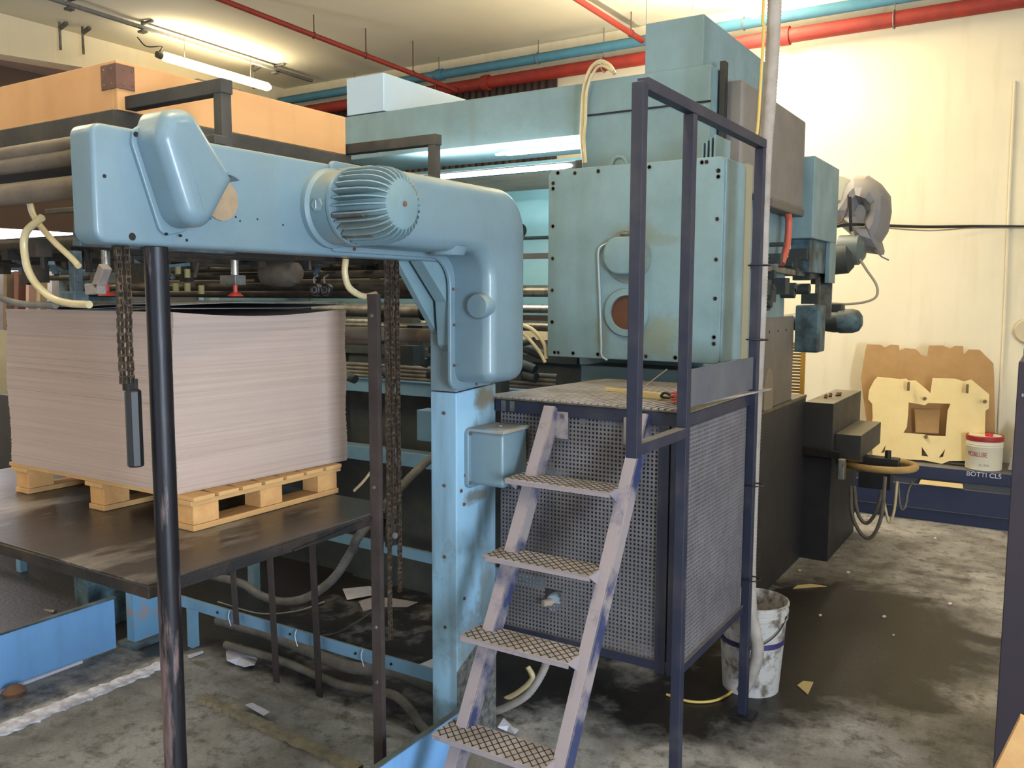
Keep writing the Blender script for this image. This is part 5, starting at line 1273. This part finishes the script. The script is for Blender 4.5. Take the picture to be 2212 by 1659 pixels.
# dark cabinet edge at the right border
e = empty('plum_cabinet', (.1, 3.2, 0), 'dark plum and navy steel cabinet cut off by the right border', 'cabinet')
MB().box(-.105, .6, 3.3, 3.9, 0, 1.565).build('body', MAROON, e, .003)
MB().box(-.11, .6, 3.901, 4.0, 0, 1.58).build('back_frame', NAVYB, e, .003)
t = MB(); t.box(-.09, -.085, 3.297, 3.3, 1.45, 1.46); t.build('rivet', CHROME, e)
a = U(2168, 1665, z=.35); b = U(2215, 1585, z=.5)
tag(MB().bar(U(2160, 1700, y=2.2), U(2230, 1560, y=2.2), .03, .05).build('wooden_plank', WOOD), 'pale wooden slat leaning at the lower right corner', 'slat')
# wall disc at the right border
q = U(2212, 715, y=7.98); tag(MB().lathe((q.x+.03, 8.0, q.z), (0, -1, 0), [(0, 0), (.10, 0), (.10, .03), (.09, .04), (0, .04)], 24).build('wall_disc', mat('cream_disc', (196, 180, 150), .6)), 'round cream fitting on the back wall at the right border', 'fitting')

# ================================================================== LEFT BACKGROUND
e = empty('shelf_frame', (-5.6, 4.6, 0), 'turquoise braced frame with stacked boards far behind the cardboard stack', 'frame')
for x in (-5.9, -5.1): MB().box(x, x+.06, 4.6, 4.66, 0, 2.0).build('upright', TEALB, e)
MB().bar((-6.1, 4.58, 1.35), (-5.0, 4.58, 1.75), .03, .05).build('brace', TEALG, e)
MB().bar((-6.1, 4.57, .85), (-5.0, 4.57, 1.25), .03, .05).build('brace', TEALG, e)
MB().box(-6.2, -5.0, 4.55, 4.9, 1.96, 2.0).build('shelf', TEALG, e)
rnd = random.Random(4)
pal = [(PAPER, 'white'), (CARD, 'brown'), (MAROONBK, 'dark red'), (mat('pinkish_card', (178, 150, 140), .8), 'pinkish'), (mat('khaki_card', (160, 142, 112), .8), 'khaki')]
# upright card packs seen between rollers and stack
for i in range(7):
    c = U(12+i*24, 625, y=3.4); M_, nm = pal[i % 5]
    tag(MB().bar((c.x, 3.4, 1.517), (c.x+.05, 3.4, 1.93), .2, .035+.01*(i % 3), (1, 0, 0)).build('card_pack', M_), ('%s card pack leaning behind the suction head, ' % nm)+('at the left picture edge', 'second from the left edge', 'third from the left edge', 'middle of the row', 'just right of the middle', 'second from the right end', 'right end of the row')[i], 'card pack', 'leaning card packs behind the suction head')
e = empty('card_shelf', (-5.2, 3.4, 0), 'turquoise bench carrying the leaning card packs', 'bench')
MB().box(-6.1, -3.9, 3.2, 3.7, 1.47, 1.518).build('bench_top', TEALG, e)
for x in (-6.0, -4.0): MB().box(x, x+.05, 3.4, 3.45, 0, 1.47).build('leg', TEALG, e)
for i, (z, M_, nm) in enumerate(((1.30, pal[4][0], 'khaki'), (1.20, pal[4][0], 'khaki'), (1.0, WOOD, 'wood'))):
    pass
e = empty('control_cabinet', (-5.6, 3.9, 0), 'cream control cabinet with green bands far behind the stack at the left edge', 'cabinet')
MB().box(-6.09, -5.36, 3.91, 4.4, 0, .90).build('plinth', GRIMYBK, e)
MB().box(-6.1, -5.35, 3.9, 4.4, .90, 1.42).build('body', mat('cream_cabinet', (176, 168, 128), .6), e, .005)
t = MB()
for z in (1.08, .95): t.box(-6.1, -5.35, 3.894, 3.899, z, z+.03)
t.each('green_band', mat('dark_green', (40, 84, 54), .5), e)
MB().lathe((-5.42, 3.88, .75), (0, -1, 0), [(0, -.02), (.06, -.02), (.06, .04), (0, .05)], 20).build('blue_knob', mat('deep_blue_plastic', (32, 44, 84), .4), e)
e = tag(MB().box(-8.4, -6.3, 4.9, 7.2, 0, 1.95).build('gloom_block', GRIMYBK, None, .02), 'added dark block standing in for the gloom behind the cardboard stack', 'machine')  # added dark mass covering the bright wall where gloom belongs
# bright neighbouring window on the left wall giving the white patches behind the rollers
t = MB(); t.box(XL+.001, XL+.02, 2.0, 5.5, 1.6, 3.4); structure(t.build('window_2', mat('lit_window_pane', (255, 255, 255), .5, emit=(246, 240, 255), estr=4.0)))
for y in (2.0, 3.15, 4.3, 5.45):
    structure(MB().box(XL+.021, XL+.05, y, y+.05, 1.6, 3.4).build('trim_6', WALL))

# ================================================================== SCRAPS ON THE FLOOR
def scrap(name, pts, z, th, material, lab, crumple=0, cat='paper scrap', group=None):
    n = len(pts); c = sum((Vector(p) for p in pts), Vector())/n
    up = [Vector((p[0], p[1], z+th+crumple*(.5+.5*math.sin(i*2.3)))) for i, p in enumerate(pts)]
    dn = [Vector((p.x, p.y, p.z-th)) for p in up]
    ctu = Vector((c.x, c.y, z+th+crumple*.7)); ctd = ctu-Vector((0, 0, th))
    v = up+dn+[ctu, ctd]
    f = [(i, (i+1) % n, 2*n) for i in range(n)]+[(n+(i+1) % n, n+i, 2*n+1) for i in range(n)]+[(n+i, n+(i+1) % n, (i+1) % n, i) for i in range(n)]
    return tag(MB().add(v, f).build(name, material), lab, cat, group)
def S(l, z=.0): return [tuple(U(a, b, z=z)) for a, b in l]
scrap('paper_scrap', S([(488, 1415), (520, 1403), (556, 1425), (550, 1448), (528, 1450), (510, 1438), (490, 1440)]), .002, .002, PAPER, 'crumpled lilac-white paper scrap on the dark floor right of the black pole', .03)
scrap('paper_scrap', S([(530, 1533), (545, 1528), (583, 1548), (570, 1556)]), .02, .002, PAPER, 'small white paper rectangle on the mortar edge')
scrap('paper_scrap', S([(740, 1275), (800, 1270), (812, 1285), (750, 1300)]), .002, .002, PAPER, 'white paper piece lying beneath the hanging chains', .01)
scrap('paper_scrap', S([(775, 1300), (810, 1290), (860, 1295), (902, 1302), (880, 1312), (820, 1312), (785, 1322)]), .002, .002, mat('grey_card_scrap', (140, 134, 138), .8), 'grey irregular card piece on the floor beside the chain ends', .0)
scrap('paper_scrap', S([(898, 1440), (940, 1422), (944, 1440), (920, 1455)]), .002, .002, PAPER, 'white paper scrap half hidden at the foot of the blue column')
scrap('paper_scrap', S([(1075, 1580), (1088, 1566), (1108, 1572), (1120, 1590), (1112, 1597), (1095, 1582)]), .002, .003, PAPER, 'curled white paper strip on the floor behind the lowest ladder tread', .03)
scrap('paper_scrap', S([(1722, 1482), (1735, 1473), (1757, 1475), (1745, 1502)]), .002, .003, PAPERY, 'tan triangular card scrap on the concrete right of the bucket')
scrap('paper_scrap', S([(1713, 1273), (1722, 1266), (1752, 1263), (1786, 1268), (1750, 1270)]), .002, .004, PAPERY, 'long tan sliver in the dark oil patch beside the press')
for a, b, s in ((1727, 1233, 5), (1832, 1237, 5), (1772, 1330, 4), (1910, 1333, 5), (2052, 1305, 5), (2020, 1163, 4), (1930, 1373, 3)):
    scrap('paper_crumb', S([(a-s, b), (a, b-s*.6), (a+s, b), (a, b+s*.6)]), .002, .003, PAPERY if a % 2 else PAPER, 'tiny pale paper crumb scattered on the oily floor at the right', 0, 'paper crumb', 'pale crumbs on the floor at the right')
for a, b, lab in ((870, 1330, 'nearest the chains'), (885, 1360, 'below the chains')):
    pass
scrap('paper_strip', S([(292, 1451), (345, 1434), (350, 1441), (296, 1460)]), .003, .004, PAPER, 'white paper strip on the floor stripe left of the black pole')
scrap('paper_strip', S([(405, 1418), (438, 1408), (440, 1412), (408, 1424)]), .003, .004, PAPER, 'short white paper strip on the floor just right of the black pole')
tag(MB().lathe(U(30, 1492, z=.02), (0, 0, 1), [(0, -.02), (.04, -.02), (.05, .0), (.03, .02), (0, .025)], 12).build('rusty_lump', mat('rusty_brown_lump', (108, 76, 54), .8)), 'rusty brown lump on the floor before the left kick plate', 'lump')
# split wood on the platform
slab('wood_splinter', [tuple(U(-30, 1085, z=PZ+.003)), tuple(U(70, 1122, z=PZ+.003)), tuple(U(78, 1114, z=PZ+.003)), tuple(U(-20, 1070, z=PZ+.003))], .012, mat('fresh_split_wood', (222, 186, 116), .7), 'bright splintered wood piece lying on the platform at the left edge', 'wood')
slab('wood_splinter', [tuple(U(-30, 1100, z=PZ+.002)), tuple(U(40, 1124, z=PZ+.002)), tuple(U(60, 1122, z=PZ+.002)), tuple(U(-20, 1090, z=PZ+.002))], .006, CARD, 'dark bark sliver beneath the bright splintered wood', 'wood')
for a, b in ((722, 1085),): scrap('paper_crumb', S([(a-10, b), (a, b-3), (a+22, b+1), (a, b+4)], PZ), PZ, .002, PAPER, 'white crumb on the far end of the lift platform', 0, 'paper crumb')
